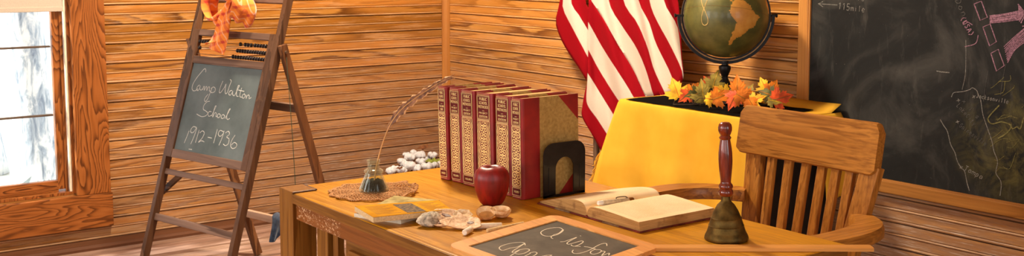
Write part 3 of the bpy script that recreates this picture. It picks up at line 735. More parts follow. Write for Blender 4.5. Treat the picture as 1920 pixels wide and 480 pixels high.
booklet('pale greenish pamphlet poking out behind the yellow booklet', [(696, 388), (740, 366.5), (770, 370), (824, 375), (800, 390)], DZ + 0.0086, 0.0035, plain('greenish_paper', (176, 158, 100), rough=0.85, var=0.15, scale=60), M_PAPERC, (760, 378))
k = NT('yellow_cover'); co = k.n('ShaderNodeTexCoord').outputs['Object']; n = k.n('ShaderNodeTexNoise', Vector=co, Scale=24.0, Detail=5.0)
k.base(k.ramp(n.outputs['Fac'], [(0.3, lin((192, 132, 24))), (0.7, lin((216, 158, 40)))])); k.set(Roughness=0.95); k.b.inputs['Specular IOR Level'].default_value = 0.08; M_YC = k.m
tb, cv, P = booklet('yellow booklet with a dark picture lying on top of the stack', [(665, 386), (822, 375), (846, 392), (700, 407)], DZ + 0.0122, 0.0125, M_YC, M_PAPERC, (755, 392))
u_ = (P[1] - P[0]); v_ = (P[3] - P[0]); zc_ = DZ + 0.0247
def on_cover(u, v): p = P[0] + u_*u + v_*v; return (p.x, p.y)
b = BM(); prism(b, [on_cover(0.42, .12), on_cover(.64, .12), on_cover(.64, .86), on_cover(.42, .86)], 0.0004, Matrix.Translation((0, 0, zc_)))
obj('cover_picture', b, plain('dark_print', (84, 62, 30), rough=0.7, var=0.75, scale=130, bump=0), cv)
for u0, u1 in ((0.08, 0.36), (0.70, 0.93)):
    b = BM()
    for j in range(10):
        v = 0.16 + 0.07*j; s = 0.05*((j*37) % 3); prism(b, [on_cover(u0, v), on_cover(u1 - s, v), on_cover(u1 - s, v + .010), on_cover(u0, v + .010)], 0.0003, Matrix.Translation((0, 0, zc_)))
    obj('printed_lines', b, plain('faint_print', (150, 100, 34), rough=0.7, bump=0), cv)

# ------------------------------------------------------------------ shells
def oyster_mat(name, a, bcol, c):
    k = NT(name); co = k.n('ShaderNodeTexCoord').outputs['Object']
    n = k.n('ShaderNodeTexNoise', Vector=co, Scale=85.0, Detail=6.0, Roughness=0.65, Distortion=0.8); k.base(k.ramp(n.outputs['Fac'], [(0.3, lin(a)), (0.5, lin(bcol)), (0.68, lin(c))])); k.set(Roughness=0.7); k.bump(n.outputs['Fac'], 0.7, 0.003); return k.m
M_OG = oyster_mat('grey_oyster', (104, 96, 86), (182, 166, 142), (230, 216, 194))
M_OT = oyster_mat('tan_oyster', (168, 116, 74), (224, 182, 138), (246, 222, 188))
M_CL = oyster_mat('cream_clam', (216, 166, 108), (240, 208, 160), (250, 232, 200))
M_SCAR = plain('muscle_scar', (112, 70, 50), rough=0.5, var=0.3, scale=200)
def oyster(px, z, rx, ry, h, rot, tilt, seed, mat, label, dome=False, scar=None, cup=0.6, kind='oyster_shell', cat='shell'):
    """a shell valve: long axis rx along the view's right, tilt leans its face to the viewer"""
    c = atz(px[0], px[1], z); rnd = random.Random(seed); ph = [rnd.uniform(0, 6.28) for _ in range(5)]
    right = Vector((math.sin(YAW), -math.cos(YAW), 0)); fwd = nf
    M0 = basis(right, fwd, Vector((0, 0, 1))) @ Matrix.Rotation(math.radians(tilt), 3, 'X') @ Matrix.Rotation(math.radians(rot), 3, 'Z')
    def rad(a): return 1 + 0.10*math.sin(2*a + ph[0]) + 0.08*math.sin(3*a + ph[1]) + 0.05*math.sin(5*a + ph[2]) + 0.025*math.sin(11*a + ph[3])
    b = BM(); nr, na = 12, 44
    def P(rho, a, top):
        r = rad(a)*rho; x, y = rx*r*math.cos(a), ry*r*math.sin(a); nz = mnoise.noise(Vector((x, y, seed*1.0))*70)
        if top: zz = (h*0.55*(1 - rho*rho) if dome else -h*cup*(1 - rho**3)) + 0.0016*nz + 0.0007*math.sin(rho*26 + 2*nz)*(1 if dome else 0.3)
        else: zz = -h*(1 - rho**2.6)*(0.5 if dome else 1.15) - 0.0012 + 0.0013*nz + 0.0009*math.sin(rho*30)
        if rho > 0.99: zz = 0.0006*nz - (0.0 if top else 0.0014)
        return Vector((x, y, zz))
    for top in (True, False):
        ring = [[b.verts.new(P(max(0.001, i/nr), 2*PI*j/na, top)) for j in range(na)] for i in range(1, nr + 1)]
        cv_ = b.verts.new(P(0.001, 0, top))
        for j in range(na): b.faces.new((cv_, ring[0][j], ring[0][(j + 1) % na]))
        for i in range(nr - 1):
            for j in range(na): b.faces.new((ring[i][j], ring[i + 1][j], ring[i + 1][(j + 1) % na], ring[i][(j + 1) % na]))
        if top: edge = ring[-1]
        else:
            for j in range(na): b.faces.new((edge[j], ring[-1][j], ring[-1][(j + 1) % na], edge[(j + 1) % na]))
    b.transform(M0.to_4x4()); lo = min(v.co.z for v in b.verts)
    zz = max(z, DZ - lo + 0.0002)
    T = Matrix.Translation((c.x, c.y, zz)); b.transform(T)
    o = obj(kind, b, mat, None, smooth=True); recenter(o, (c.x, c.y, zz)); put(o, label, cat, 'sea shells on the desk')
    if scar:
        b = BM(); s0, s1, sr = scar; nn = 20; cvs = [T @ (M0 @ (P(min(0.98, math.hypot(s0 + sr*math.cos(a)*1.1, s1 + sr*math.sin(a))), math.atan2(s1 + sr*math.sin(a), s0 + sr*math.cos(a)), True) + Vector((0, 0, 0.0009)))) for a in [2*PI*i/nn for i in range(nn)]]
        low = [v - Vector((0, 0, 0.0022)) for v in cvs]
        A = [b.verts.new(v) for v in cvs]; L = [b.verts.new(v) for v in low]; b.faces.new(A); b.faces.new(L[::-1])
        for i in range(nn): b.faces.new((A[i], L[i], L[(i + 1) % nn], A[(i + 1) % nn]))
        obj('muscle_scar', b, M_SCAR, o, smooth=False)
    return o
oyster((845, 403), DZ + 0.018, 0.040, 0.020, 0.008, -24, 22, 11, M_OT, 'long tan oyster shell at the back of the pile next to the booklets', scar=(-0.25, 0.0, 0.25))
oyster((868, 400), DZ + 0.020, 0.020, 0.014, 0.007, 10, 30, 12, M_CL, 'small cream shell standing at the back of the pile toward the apple')
oyster((867, 417), DZ + 0.014, 0.041, 0.027, 0.009, -6, 20, 13, M_OT, 'large flat tan oyster shell with a dark scar in front of the pile', scar=(0.42, 0.12, 0.17), cup=0.35)
oyster((823, 414), DZ + 0.016, 0.025, 0.016, 0.009, -20, 28, 14, M_OT, 'small brown ridged oyster shell between the grey oyster and the long tan one', scar=(-0.1, 0, 0.3))
oyster((805, 424), DZ, 0.030, 0.026, 0.026, 32, 14, 15, M_OG, 'rough grey domed oyster shell at the near left end of the pile', dome=True)
oyster((873, 430), DZ, 0.017, 0.010, 0.005, 5, 12, 16, M_OG, 'small grey shell fragment under the short chalk stub')
def clam(px, z, r, rot, tilt, label, seed):
    c = atz(px[0], px[1], z); right = Vector((math.sin(YAW), -math.cos(YAW), 0))
    M0 = basis(right, nf, Vector((0, 0, 1))) @ Matrix.Rotation(math.radians(tilt), 3, 'X') @ Matrix.Rotation(math.radians(rot), 3, 'Z')
    b = BM()
    def f(u, v, off):
        a = 2*PI*v; rho = u; k_ = 1 + 0.12*math.cos(a) ; x = r*k_*rho*math.cos(a)*1.05; y = r*rho*math.sin(a)*0.92
        zz = -0.62*r*math.sqrt(max(0, 1 - rho**2.4)) - off*(1 - 0.6*rho) + 0.0004*math.sin(rho*40)
        return Vector((x, y, zz))
    for off in (0.0, 0.0022):
        grid(b, lambda u, v: f(0.02 + 0.98*u, v, off), 14, 36, (lambda u, v: 1 if u < 0.7 else 0) if off == 0 else (lambda u, v: 0))
    bmesh.ops.remove_doubles(b, verts=b.verts[:], dist=0.00005)
    bmesh.ops.holes_fill(b, edges=[e for e in b.edges if e.is_boundary], sides=0) if False else None
    # join rims
    b.transform(M0.to_4x4()); lo = min(v.co.z for v in b.verts); b.transform(Matrix.Translation((c.x, c.y, z - lo + 0.0003)))
    o = obj('clam_shell', b, [M_CL, plain('clam_inside', (206, 156, 96), rough=0.5, var=0.12, scale=60)], None, smooth=True); recenter(o, (c.x, c.y, z)); put(o, label, 'shell', 'sea shells on the desk')
clam((910, 412), DZ, 0.0225, 15, 27, 'open cream clam shell facing up just in front of the apple', 1)
clam((941, 408), DZ, 0.023, 170, 12, 'lower half clam shell at the right end of the shells beside the apple', 2)
clam((940, 404), DZ + 0.0085, 0.021, 178, 8, 'upper half clam shell nested in another at the right end of the shells', 3)

# chalk sticks
def stick(px0, px1, r, label, col, back=None):
    p = atz(*px0, DZ + r); q = atz(*px1, DZ + r)
    if back: q = p + (q - p).normalized()*back
    d = (q - p).normalized(); L = (q - p).length; s = d.cross(Vector((0, 0, 1)))
    b = BM(); lathe(b, [(r*0.8, 0), (r, r*0.25), (r, L - r*0.2), (r*0.85, L)], p + Vector((0, 0, 0.0002)), 18, basis(s, Vector((0, 0, 1)), -d) @ Matrix.Identity(3) if False else basis(s, d.cross(s)*-1 if False else s.cross(d)*-1, d))
    o = obj('chalk_stick', b, col, None, smooth='auto'); recenter(o, p); put(o, label, 'chalk', 'chalk sticks on the desk')
M_CHW = plain('white_chalk', (238, 226, 206), rough=0.95, var=0.05, scale=200); M_CHY = plain('cream_chalk', (234, 204, 150), rough=0.95, var=0.06, scale=200)
stick((871, 436.5), (884, 429), 0.0066, 'short white chalk stub at the near side of the shells', M_CHW, 0.034)
stick((890, 424.5), (941, 422.5), 0.0060, 'thick white chalk stick lying beside the large oyster shell', M_CHW)
stick((913, 433), (982, 419), 0.0042, 'long thin cream chalk stick between the thick chalk and the slate', M_CHY)

# ------------------------------------------------------------------ apple
k = NT('apple_skin'); co = k.n('ShaderNodeTexCoord').outputs['Object']
mp = k.n('ShaderNodeMapping', Vector=co, Scale=(1, 1, 0.22)); n = k.n('ShaderNodeTexNoise', Vector=mp.outputs[0], Scale=70.0, Detail=4.0); n2 = k.n('ShaderNodeTexNoise', Vector=co, Scale=14.0, Detail=2.0)
c = k.ramp(n.outputs['Fac'], [(0.3, lin((96, 6, 8))), (0.72, lin((152, 20, 16)))]); c = k.mix(k.ramp(n2.outputs['Fac'], [(0.5, (0, 0, 0)), (0.75, (0.5, 0.5, 0.5))]), c, lin((172, 44, 26)))
k.base(c); k.set(Roughness=0.42); k.b.inputs['Coat Weight'].default_value = 0.0; M_APPLE = k.m
ac = atz(922, 384, DZ); apple = thing('apple', (ac.x, ac.y, DZ), 0.4, 'shiny red apple standing in front of the row of red books', 'apple')
prof = [(0.0, .012), (.006, .007), (.013, .0015), (.018, .0005), (.0225, .0035), (.0275, .009), (.0325, .019), (.0372, .031), (.0405, .044), (.042, .057), (.0425, .067), (.0405, .077), (.036, .0855), (.029, .0915), (.0215, .0935), (.0145, .0915), (.008, .0855), (.003, .080), (0, .078)]
b = BM(); lathe(b, [(p.x, p.y) for p in spline([Vector((r, z, 0)) for r, z in prof], 3)], (0, 0, 0), 60)
for v in b.verts:
    a = math.atan2(v.co.y, v.co.x); h = v.co.z/0.0935; r = math.hypot(v.co.x, v.co.y)
    lob = 0.055*max(0, 1 - h)**1.3 + 0.012*max(0, h)**3
    s = 1 + lob*math.cos(5*a) + 0.02*math.cos(2*a + 1); v.co.x *= s; v.co.y *= s
    v.co.z += 0.0012*math.cos(5*a)*(r/0.04)*((1 if h > .7 else -0.8) if abs(h - .5) > .3 else 0)
zmin = min(v.co.z for v in b.verts)
b.transform(Matrix.Translation((0, 0, -zmin))); obj('flesh', b, M_APPLE, apple, smooth=True, local=True)
b = BM(); tube(b, spline([(0, 0, .078), (.001, .0005, .083), (.003, .001, .087)], 5), [0.0016]*10 + [0.0022], 8); obj('stem', b, plain('apple_stem', (78, 50, 24), rough=0.8), apple, smooth=True, local=True)

# ------------------------------------------------------------------ the row of red volumes
BH, BD = 0.248, 0.178
def book_mats():
    k = NT('quarter_leather'); co = k.n('ShaderNodeTexCoord').outputs['Object']; sp = k.n('ShaderNodeSeparateXYZ', Vector=co)
    x, z = sp.outputs['X'], sp.outputs['Z']; n = k.n('ShaderNodeTexNoise', Vector=co, Scale=160.0, Detail=4.0); n2 = k.n('ShaderNodeTexNoise', Vector=co, Scale=18.0, Detail=3.0)
    red = k.ramp(n2.outputs['Fac'], [(0.3, lin((120, 14, 12))), (0.7, lin((164, 30, 24)))]); w = k.n('ShaderNodeTexWave', Vector=co, Scale=300.0, Distortion=1.0)
    tan = k.ramp(n.outputs['Fac'], [(0.3, lin((150, 118, 58))), (0.7, lin((184, 152, 86)))])
    m1 = k.math('LESS_THAN', x, 0.052); far = k.math('SUBTRACT', BD, x)
    m2 = k.math('LESS_THAN', k.math('ADD', far, k.math('MINIMUM', z, k.math('SUBTRACT', BH, z))), 0.066)
    k.base(k.mix(k.math('MAXIMUM', m1, m2), tan, red)); k.set(Roughness=0.5); k.bump(n.outputs['Fac'], 0.2, 0.0006); cov = k.m
    k = NT('gilt_scrollwork'); co = k.n('ShaderNodeTexCoord').outputs['Object']; sp = k.n('ShaderNodeSeparateXYZ', Vector=co)
    y = k.math('ABSOLUTE', sp.outputs['Y']); z = sp.outputs['Z']
    zc = k.math('SUBTRACT', k.math('PINGPONG', k.math('ADD', z, 0.0), 0.0165), 0.0085); yc = k.math('SUBTRACT', y, 0.0078)
    d = k.math('SQRT', k.math('ADD', k.math('MULTIPLY', yc, yc), k.math('MULTIPLY', zc, zc))); an = k.math('ARCTAN2', zc, yc)
    s = k.math('SINE', k.math('ADD', k.math('MULTIPLY', d, 1150.0), an)); 
    y2 = k.math('SUBTRACT', y, 0.0005); s2 = k.math('SINE', k.math('ADD', k.math('MULTIPLY', z, 760.0), k.math('MULTIPLY', y2, 900.0)))
    m = k.math('MAXIMUM', k.math('GREATER_THAN', s, 0.1), k.math('MULTIPLY', k.math('GREATER_THAN', s2, 0.55), k.math('LESS_THAN', y, 0.0045)))
    n = k.n('ShaderNodeTexNoise', Vector=co, Scale=70.0, Detail=3.0); m = k.math('MULTIPLY', m, k.ramp(n.outputs['Fac'], [(0.30, (0.35, 0.35, 0.35)), (0.45, (1, 1, 1))]))
    k.base(k.mix(m, lin((112, 16, 16)), lin((255, 224, 150)))); k.set(Roughness=0.42); gil = k.m
    return cov, gil
M_COV, M_GILT = book_mats()
M_GOLD = plain('gilt_line', (255, 228, 160), rough=0.4, var=0.08, scale=120, bump=0)
M_PAGES = plain('aged_page_edges', (196, 156, 92), rough=0.85, var=0.16, scale=220)
M_RED = plain('red_spine_label', (104, 10, 16), rough=0.5, var=0.15, scale=60)
SPM = lambda y, z, out=0.0: frame_m((-0.0046 - out, y, z), (0, -1, 0), (0, 0, 1), (-1, 0, 0))
def make_volume(T, lines, foot, label):
    t = thing('encyclopedia_volume', (0, 0, 0), 0, label, 'book', 'red volumes between the bookend and the quill'); h2 = T/2
    b = BM()
    for s in (-1, 1): box(b, (0.003 + (BD - 0.003)/2, s*(h2 - 0.0015), BH/2), (BD - 0.003, 0.003, BH), bev=0.0008)
    pts = [(0.004, -h2), (0.0, -h2 + 0.001), (-0.003, -h2*0.8), (-0.0045, -h2*0.45), (-0.0046, 0), (-0.0045, h2*0.45), (-0.003, h2*0.8), (0.0, h2 - 0.001), (0.004, h2)]
    inn = [(x + 0.003, y*0.93) for x, y in pts][::-1]; prism(b, pts + inn, BH, None)
    obj('cover', b, M_COV, t, local=True)
    b = BM(); box(b, (0.004 + (BD - 0.008)/2, 0, BH/2), (BD - 0.008, T - 0.0062, BH - 0.008)); obj('page_block', b, M_PAGES, t, local=True)
    w = T*0.74
    def rectline(bm, z0, z1, ww, th=0.0009):
        for z in (z0, z1): box(bm, (-0.0050, 0, z), (0.0006, ww, th))
        for y in (-ww/2, ww/2): box(bm, (-0.0050, y, (z0 + z1)/2), (0.0006, th, z1 - z0 + th))
    b = BM(); rectline(b, 0.181, 0.241, w); rectline(b, 0.0085, 0.0265, w); rectline(b, 0.031, 0.177, w, 0.0012); rectline(b, 0.1835, 0.2385, w - 0.004, 0.0004)
    for z in (0.0045, 0.029, 0.179, 0.2445): box(b, (-0.0048, 0, z), (0.0006, w, 0.0007))
    obj('gilt_lines', b, M_GOLD, t, local=True)
    b = BM(); box(b, (-0.0047, 0, 0.104), (0.0005, w - 0.003, 0.142)); obj('gilt_ornament', b, M_GILT, t, local=True)
    b = BM(); box(b, (-0.00465, 0, 0.211), (0.0004, w - 0.001, 0.059)); lb = obj('title_label', b, M_RED, t, local=True)
    b = BM(); box(b, (-0.00465, 0, 0.0175), (0.0004, w - 0.001, 0.017)); lb2 = obj('volume_label', b, M_RED, t, local=True)
    b = BM(); z = 0.2325
    for tx, hh, wf in lines:
        if tx == '-': box(b, (-0.0049, 0, z), (0.0004, 0.008, 0.0008)); z -= 0.0064; continue
        merge(b, text_bm(tx, (w - 0.008)*wf, SPM(0, z, 0.0004), height=hh)); z -= hh + 0.0027
    obj('title_lettering', b, M_GOLD, lb, local=True)
    b = text_bm(foot, (w - 0.008)*0.8, SPM(0, 0.0175, 0.0004), height=0.0052); obj('volume_lettering', b, M_GOLD, lb2, local=True)
    return t
PSM = [('PUBLIC', .0072, .72), ('SCHOOL', .0072, .80), ('METHODS', .0072, .95), ('-', 0, 0)]
PRJ = PSM + [('PROJECT', .0054, .82), ('EDITION', .0054, .78)]; TG = PSM + [('TEACHERS', .0052, .95), ('GUIDE', .0052, .6)]
base_px = [(831, 338), (848, 344), (870, 350), (896, 356.5), (927, 362), (957, 368)]
ys = [atx(x, y, 1.609).y for x, y in base_px] + [atx(985, 372, 1.622).y - 0.004]
names = ['first red volume in the row, a teachers guide, behind the feather tip', 'second red volume from the quill, beside the teachers guide', 'third red volume from the quill, its foot just left of the apple',
         'fourth red volume from the quill, its lower spine hidden by the apple', 'fifth red volume from the quill, directly behind the right side of the apple', 'last red volume of the row, its tan cover against the black bookend']
vols = ['INDEX', 'VOLUME I', 'VOLUME II', 'VOLUME III', 'VOLUME IV', 'VOLUME V']
for i in range(6):
    T = (ys[i] - ys[i + 1]) - 0.0035
    v = make_volume(T, TG if i == 0 else PRJ, vols[i], names[i])
    x = 1.602 + 0.014*i/5 + (0.004 if i in (1, 4) else 0)
    lean = math.radians(2.4 - 0.25*i)
    v.location = (x, ys[i] - T/2 - 0.001, DZ + 0.0003 + 0.5*T*math.sin(lean)); v.rotation_euler = (-lean, 0, math.radians(1.5))
# black bookend
ey = ys[6] - 0.012
bookend = thing('bookend', (1.72, ey, DZ), 0, 'black metal bookend with an arched opening holding up the red books', 'bookend')
M_BLK = plain('black_enamel', (22, 20, 20), rough=0.4, var=0.2, scale=60, coat=0.2)
x0, x1 = atx(1007, 372, 0).x if False else 1.664, 1.797
EB = frame_m((1.7305, ey, DZ + 0.0005), (1, 0, 0), (0, 0, 1), (0, -1, 0))
W2, HB = 0.066, 0.135
outer = [(-W2, 0.0)] + [(-W2 + 0.03 - 0.03*math.cos(math.radians(a)), HB - 0.03 + 0.03*math.sin(math.radians(a))) for a in range(0, 91, 10)] + [(W2 - 0.03 + 0.03*math.sin(math.radians(a)), HB - 0.03 + 0.03*math.cos(math.radians(a))) for a in range(0, 91, 10)] + [(W2, 0.0)]
w2, hb = 0.029, 0.098
inner = [(-w2, 0.006)] + [(-w2*math.cos(math.radians(a)), hb - w2 + w2*math.sin(math.radians(a))) for a in range(0, 91, 10)] + [(w2*math.sin(math.radians(a)), hb - w2 + w2*math.cos(math.radians(a))) for a in range(0, 91, 10)] + [(w2, 0.006)]
b = BM()
A = [[b.verts.new((x, y, z)) for x, y in L] for L, z in ((outer, 0), (inner, 0), (outer, 0.003), (inner, 0.003))]
for i in range(len(outer) - 1):
    b.faces.new((A[0][i], A[0][i + 1], A[1][i + 1], A[1][i])); b.faces.new((A[2][i], A[3][i], A[3][i + 1], A[2][i + 1]))
    b.faces.new((A[0][i], A[2][i], A[2][i + 1], A[0][i + 1])); b.faces.new((A[1][i], A[1][i + 1], A[3][i + 1], A[3][i]))
for i in (0, len(outer) - 1): b.faces.new((A[0][i], A[1][i], A[3][i], A[2][i]))
box(b, (0, 0.003, 0.0015), (2*W2, 0.006, 0.003)); 
for s in (-1, 1): box(b, (s*0.049, 0.045, 0.0032), (0.004, 0.06, 0.0016), bev=0.0006)
b.transform(EB); obj('plate', b, M_BLK, bookend)
b = BM(); box(b, (1.7305, ey + 0.02, DZ + 0.0002 + 0.0004), (2*w2, 0.05, 0.0008)); obj('tongue', b, M_BLK, bookend)

# ------------------------------------------------------------------ open book with pencil
OX0_, OX1_ = 1.618, 1.858; GY = 1.905; PW = 0.172
M_OCOV = plain('worn_red_board', (112, 46, 34), rough=0.65, var=0.3, scale=40)
ob = thing('open_book', ((OX0_ + OX1_)/2, GY, DZ), 0, 'old thick book lying open with yellowed pages on the desk', 'book')
k = NT('book_page'); co = k.n('ShaderNodeTexCoord').outputs['Object']; sp = k.n('ShaderNodeSeparateXYZ', Vector=co)
ay = k.math('ABSOLUTE', sp.outputs['Y']); row = k.math('FRACT', k.math('MULTIPLY', sp.outputs['X'], 230.0))
wv = k.n('ShaderNodeCombineXYZ', X=k.math('FLOOR', k.math('MULTIPLY', sp.outputs['X'], 230.0)), Y=k.math('MULTIPLY', sp.outputs['Y'], 420.0), Z=0.0); wn = k.n('ShaderNodeTexNoise', Vector=wv.outputs[0], Scale=1.0, Detail=1.0)
inm = k.math('MULTIPLY', k.math('MULTIPLY', k.math('GREATER_THAN', ay, 0.022), k.math('LESS_THAN', ay, 0.152)), k.math('LESS_THAN', k.math('ABSOLUTE', sp.outputs['X']), 0.1))
ink = k.math('MULTIPLY', k.math('MULTIPLY', inm, k.math('LESS_THAN', row, 0.5)), k.math('GREATER_THAN', wn.outputs['Fac'], 0.45))
n = k.n('ShaderNodeTexNoise', Vector=co, Scale=16.0, Detail=4.0); pg = k.ramp(n.outputs['Fac'], [(0.3, lin((236, 204, 152))), (0.7, lin((246, 220, 174)))])
k.base(k.mix(k.math('MULTIPLY', ink, 0.26), pg, lin((96, 62, 36)))); k.set(Roughness=0.8); M_PAGE = k.m
k = NT('open_page_edges'); co = k.n('ShaderNodeTexCoord').outputs['Object']; mp = k.n('ShaderNodeMapping', Vector=co, Scale=(12, 12, 900)); n = k.n('ShaderNodeTexNoise', Vector=mp.outputs[0], Scale=1.0, Detail=3.0); n2 = k.n('ShaderNodeTexNoise', Vector=co, Scale=38.0, Detail=4.0)
c = k.ramp(n.outputs['Fac'], [(0.3, lin((150, 108, 54))), (0.7, lin((206, 162, 98)))]); c = k.mix(k.ramp(n2.outputs['Fac'], [(0.55, (0, 0, 0)), (0.7, (.6, .6, .6))]), c, lin((112, 70, 34))); k.base(c); k.set(Roughness=0.85); M_PEDGE = k.m
left_sec = [(0.0005, .006), (.003, .017), (.008, .0265), (.018, .0325), (.035, .0345), (.06, .0325), (.09, .027), (.125, .0195), (.155, .0125), (PW + .002, .0075)]
right_sec = [(0.0005, .006), (.002, .014), (.006, .0215), (.014, .0265), (.03, .029), (.06, .0285), (.10, .0265), (.14, .0245), (PW, .0228)]
def block(sec, sgn, name):
    S_ = spline([Vector((s, z, 0)) for s, z in sec], 4); b = BM(); n = len(S_); nx = 10
    top = [[b.verts.new((OX0_ + 0.004 + (OX1_ - OX0_ - 0.008)*i/nx, GY + sgn*p.x, DZ + p.y)) for p in S_] for i in range(nx + 1)]
    bot = [[b.verts.new((v.co.x, v.co.y + (sgn*0.004 if j == n - 1 and sgn < 0 else 0), DZ + 0.0036)) for j, v in enumerate(r)] for r in top]
    for i in range(nx):
        for j in range(n - 1):
            f = b.faces.new((top[i][j], top[i + 1][j], top[i + 1][j + 1], top[i][j + 1])); f.material_index = 1
            b.faces.new((bot[i][j], bot[i][j + 1], bot[i + 1][j + 1], bot[i + 1][j]))
        for j in (0, n - 1): b.faces.new((top[i][j], bot[i][j], bot[i + 1][j], top[i + 1][j]))
    for i in (0, nx):
        for j in range(n - 1): b.faces.new((top[i][j], top[i][j + 1], bot[i][j + 1], bot[i][j]))
    obj(name, b, [M_PEDGE, M_PAGE], ob, smooth='auto')
block(left_sec, 1, 'page_block'); block(right_sec, -1, 'page_block')
for s in (1, -1):
    b = BM(); box(b, ((OX0_ + OX1_)/2, GY + s*(0.006 + (PW + 0.002)/2), DZ + 0.0019), (OX1_ - OX0_, PW + 0.002, 0.0034), bev=0.001); obj('cover_board', b, M_OCOV, ob)
    b = BM(); box(b, ((OX0_ + OX1_)/2, GY + s*0.085, DZ + 0.0019), (OX1_ - OX0_ + 0.0006, 0.055, 0.0036), bev=0.0004); obj('cloth_side', b, plain('grey_cloth_side', (132, 104, 76), rough=0.8, var=0.2, scale=80), ob)
b = BM(); prism(b, [(-0.008, 0.002), (0.008, 0.002), (0.003, 0.006), (0, 0.0075), (-0.003, 0.006)], OX1_ - OX0_ - 0.002, frame_m((OX0_ + 0.001, GY, DZ - 0.001), (0, 1, 0), (0, 0, 1), (1, 0, 0))); obj('spine', b, M_OCOV, ob)
def page_z(y):
    s = y - GY; sec = left_sec if s > 0 else right_sec; s = abs(s)
    for (a, za), (c, zc) in zip(sec, sec[1:]):
        if a <= s <= c: return DZ + za + (zc - za)*(s - a)/(c - a)
    return DZ + 0.02
p0 = atz(1121, 381, DZ + 0.034); p1 = atz(1191, 366, DZ + 0.034)
p0.z = page_z(p0.y) + 0.0072; p1.z = page_z(p1.y) + 0.0072
print('pencil', p0, p1, GY)
pen = thing('mechanical_pencil', p0, 0, 'silver mechanical pencil lying in the fold of the open book', 'pencil')
d = (p1 - p0).normalized(); L = (p1 - p0).length; s_ = d.cross(Vector((0, 0, 1))).normalized(); PM = basis(s_, d.cross(s_)*-1 if False else s_.cross(d)*-1, d)
M_SIL = plain('worn_silver', (220, 204, 170), rough=0.4, metal=0.1, var=0.1, scale=120)
b = BM(); pr = [(0.0, L*.11), (.0058, L*.11), (.0066, L*.13), (.0059, L*.16), (.0066, L*.19), (.0059, L*.22), (.0066, L*.25), (.0062, L*.28), (.0062, L*.93), (.0046, L*.97), (.0028, L)]
lathe(b, pr, p0, 20, PM); obj('barrel', b, M_SIL, pen, smooth='auto')
b = BM(); lathe(b, [(.0036, 0), (.0050, .002), (.0050, L*.115)], p0, 18, PM); obj('eraser', b, plain('white_eraser', (236, 226, 212), rough=0.8), pen, smooth='auto')
b = BM(); lathe(b, [(.0066, L*.80), (.0066, L*.92)], p0, 20, PM); obj('band', b, plain('brass_band', (150, 106, 48), rough=0.35, metal=0.8), pen, smooth='auto')
b = BM(); up = s_.cross(d); up = up if up.z > 0 else -up; tube(b, spline([p0 + d*L*.48 + up*.0064, p0 + d*L*.5 + up*.0095, p0 + d*L*.7 + up*.0100, p0 + d*L*.78 + up*.0066], 5), 0.0011, 6); obj('clip', b, plain('dark_clip', (70, 54, 40), rough=0.4, metal=0.7), pen, smooth=True)

M_DKE = plain('eraser_wood', (120, 74, 40), rough=0.6)
# ------------------------------------------------------------------ framed slate, ruler, bell
sT, sL, sR = atz(1040, 401, 0.803), atz(868, 471, 0.797), atz(1240, 462, 0.7785)
sx = (sR - sT).normalized(); sy = (sL - sT); sy = (sy - sx*sy.dot(sx)); SLL = sy.length; sy.normalize(); sz = sx.cross(sy); SW = (sR - sT).length
if sz.z < 0: sz = -sz
sc_ = sT + sx*SW/2 + sy*SLL/2
SM = frame_m(sc_, sx, -sy, sz)          # z up out of the slate
slate = thing('slate', sc_, 0, 'wood-framed writing slate chalked with words lying at the near edge of the desk', 'slate')
TH = 0.009; FWD = 0.031
b = BM(); out = roundrect(SW, SLL, 0.026, 6); nn = len(out)
hw, hl = SW/2 - FWD, SLL/2 - FWD
inn = []
for x, y in out:   # inner rectangle points paired with the rounded outer outline
    inn.append((max(-hw, min(hw, x*1.6)), max(-hl, min(hl, y*1.6))))
A = [[b.verts.new((x, y, z)) for x, y in L] for L, z in ((out, 0), (inn, 0), (out, -TH), (inn, -TH))]
for i in range(nn):
    j = (i + 1) % nn
    for q in ((A[0][i], A[0][j], A[1][j], A[1][i]), (A[2][i], A[3][i], A[3][j], A[2][j]), (A[0][i], A[2][i], A[2][j], A[0][j]), (A[1][i], A[1][j], A[3][j], A[3][i])):
        if len({tuple(round(c, 6) for c in v.co) for v in q}) == 4: b.faces.new(q)
        else:
            u = []; 
            for v in q:
                if all((v.co - w.co).length > 1e-6 for w in u): u.append(v)
            if len(u) == 3: b.faces.new(u)
bmesh.ops.remove_doubles(b, verts=b.verts[:], dist=1e-6); b.transform(SM)
obj('frame', b, wood('slate_frame_wood', (204, 130, 60), (236, 168, 92), (246, 190, 120), axis='Y', ring=4, sc=9, along=0.08, rough=0.5, seed=7.7), slate)
k = NT('slate_stone'); co = k.n('ShaderNodeTexCoord').outputs['Object']; n = k.n('ShaderNodeTexNoise', Vector=co, Scale=9.0, Detail=6.0, Roughness=0.6, Distortion=0.8)
k.base(k.ramp(n.outputs['Fac'], [(0.3, lin((66, 58, 48))), (0.55, lin((92, 82, 68))), (0.75, lin((124, 108, 90)))])); k.set(Roughness=0.7); k.b.inputs['Specular IOR Level'].default_value = 0.25; M_SLATE = k.m
b = BM(); box(b, (0, 0, -0.0045), (2*hw + 0.004, 2*hl + 0.004, 0.004)); b.transform(SM); st = obj('slate_panel', b, M_SLATE, slate)
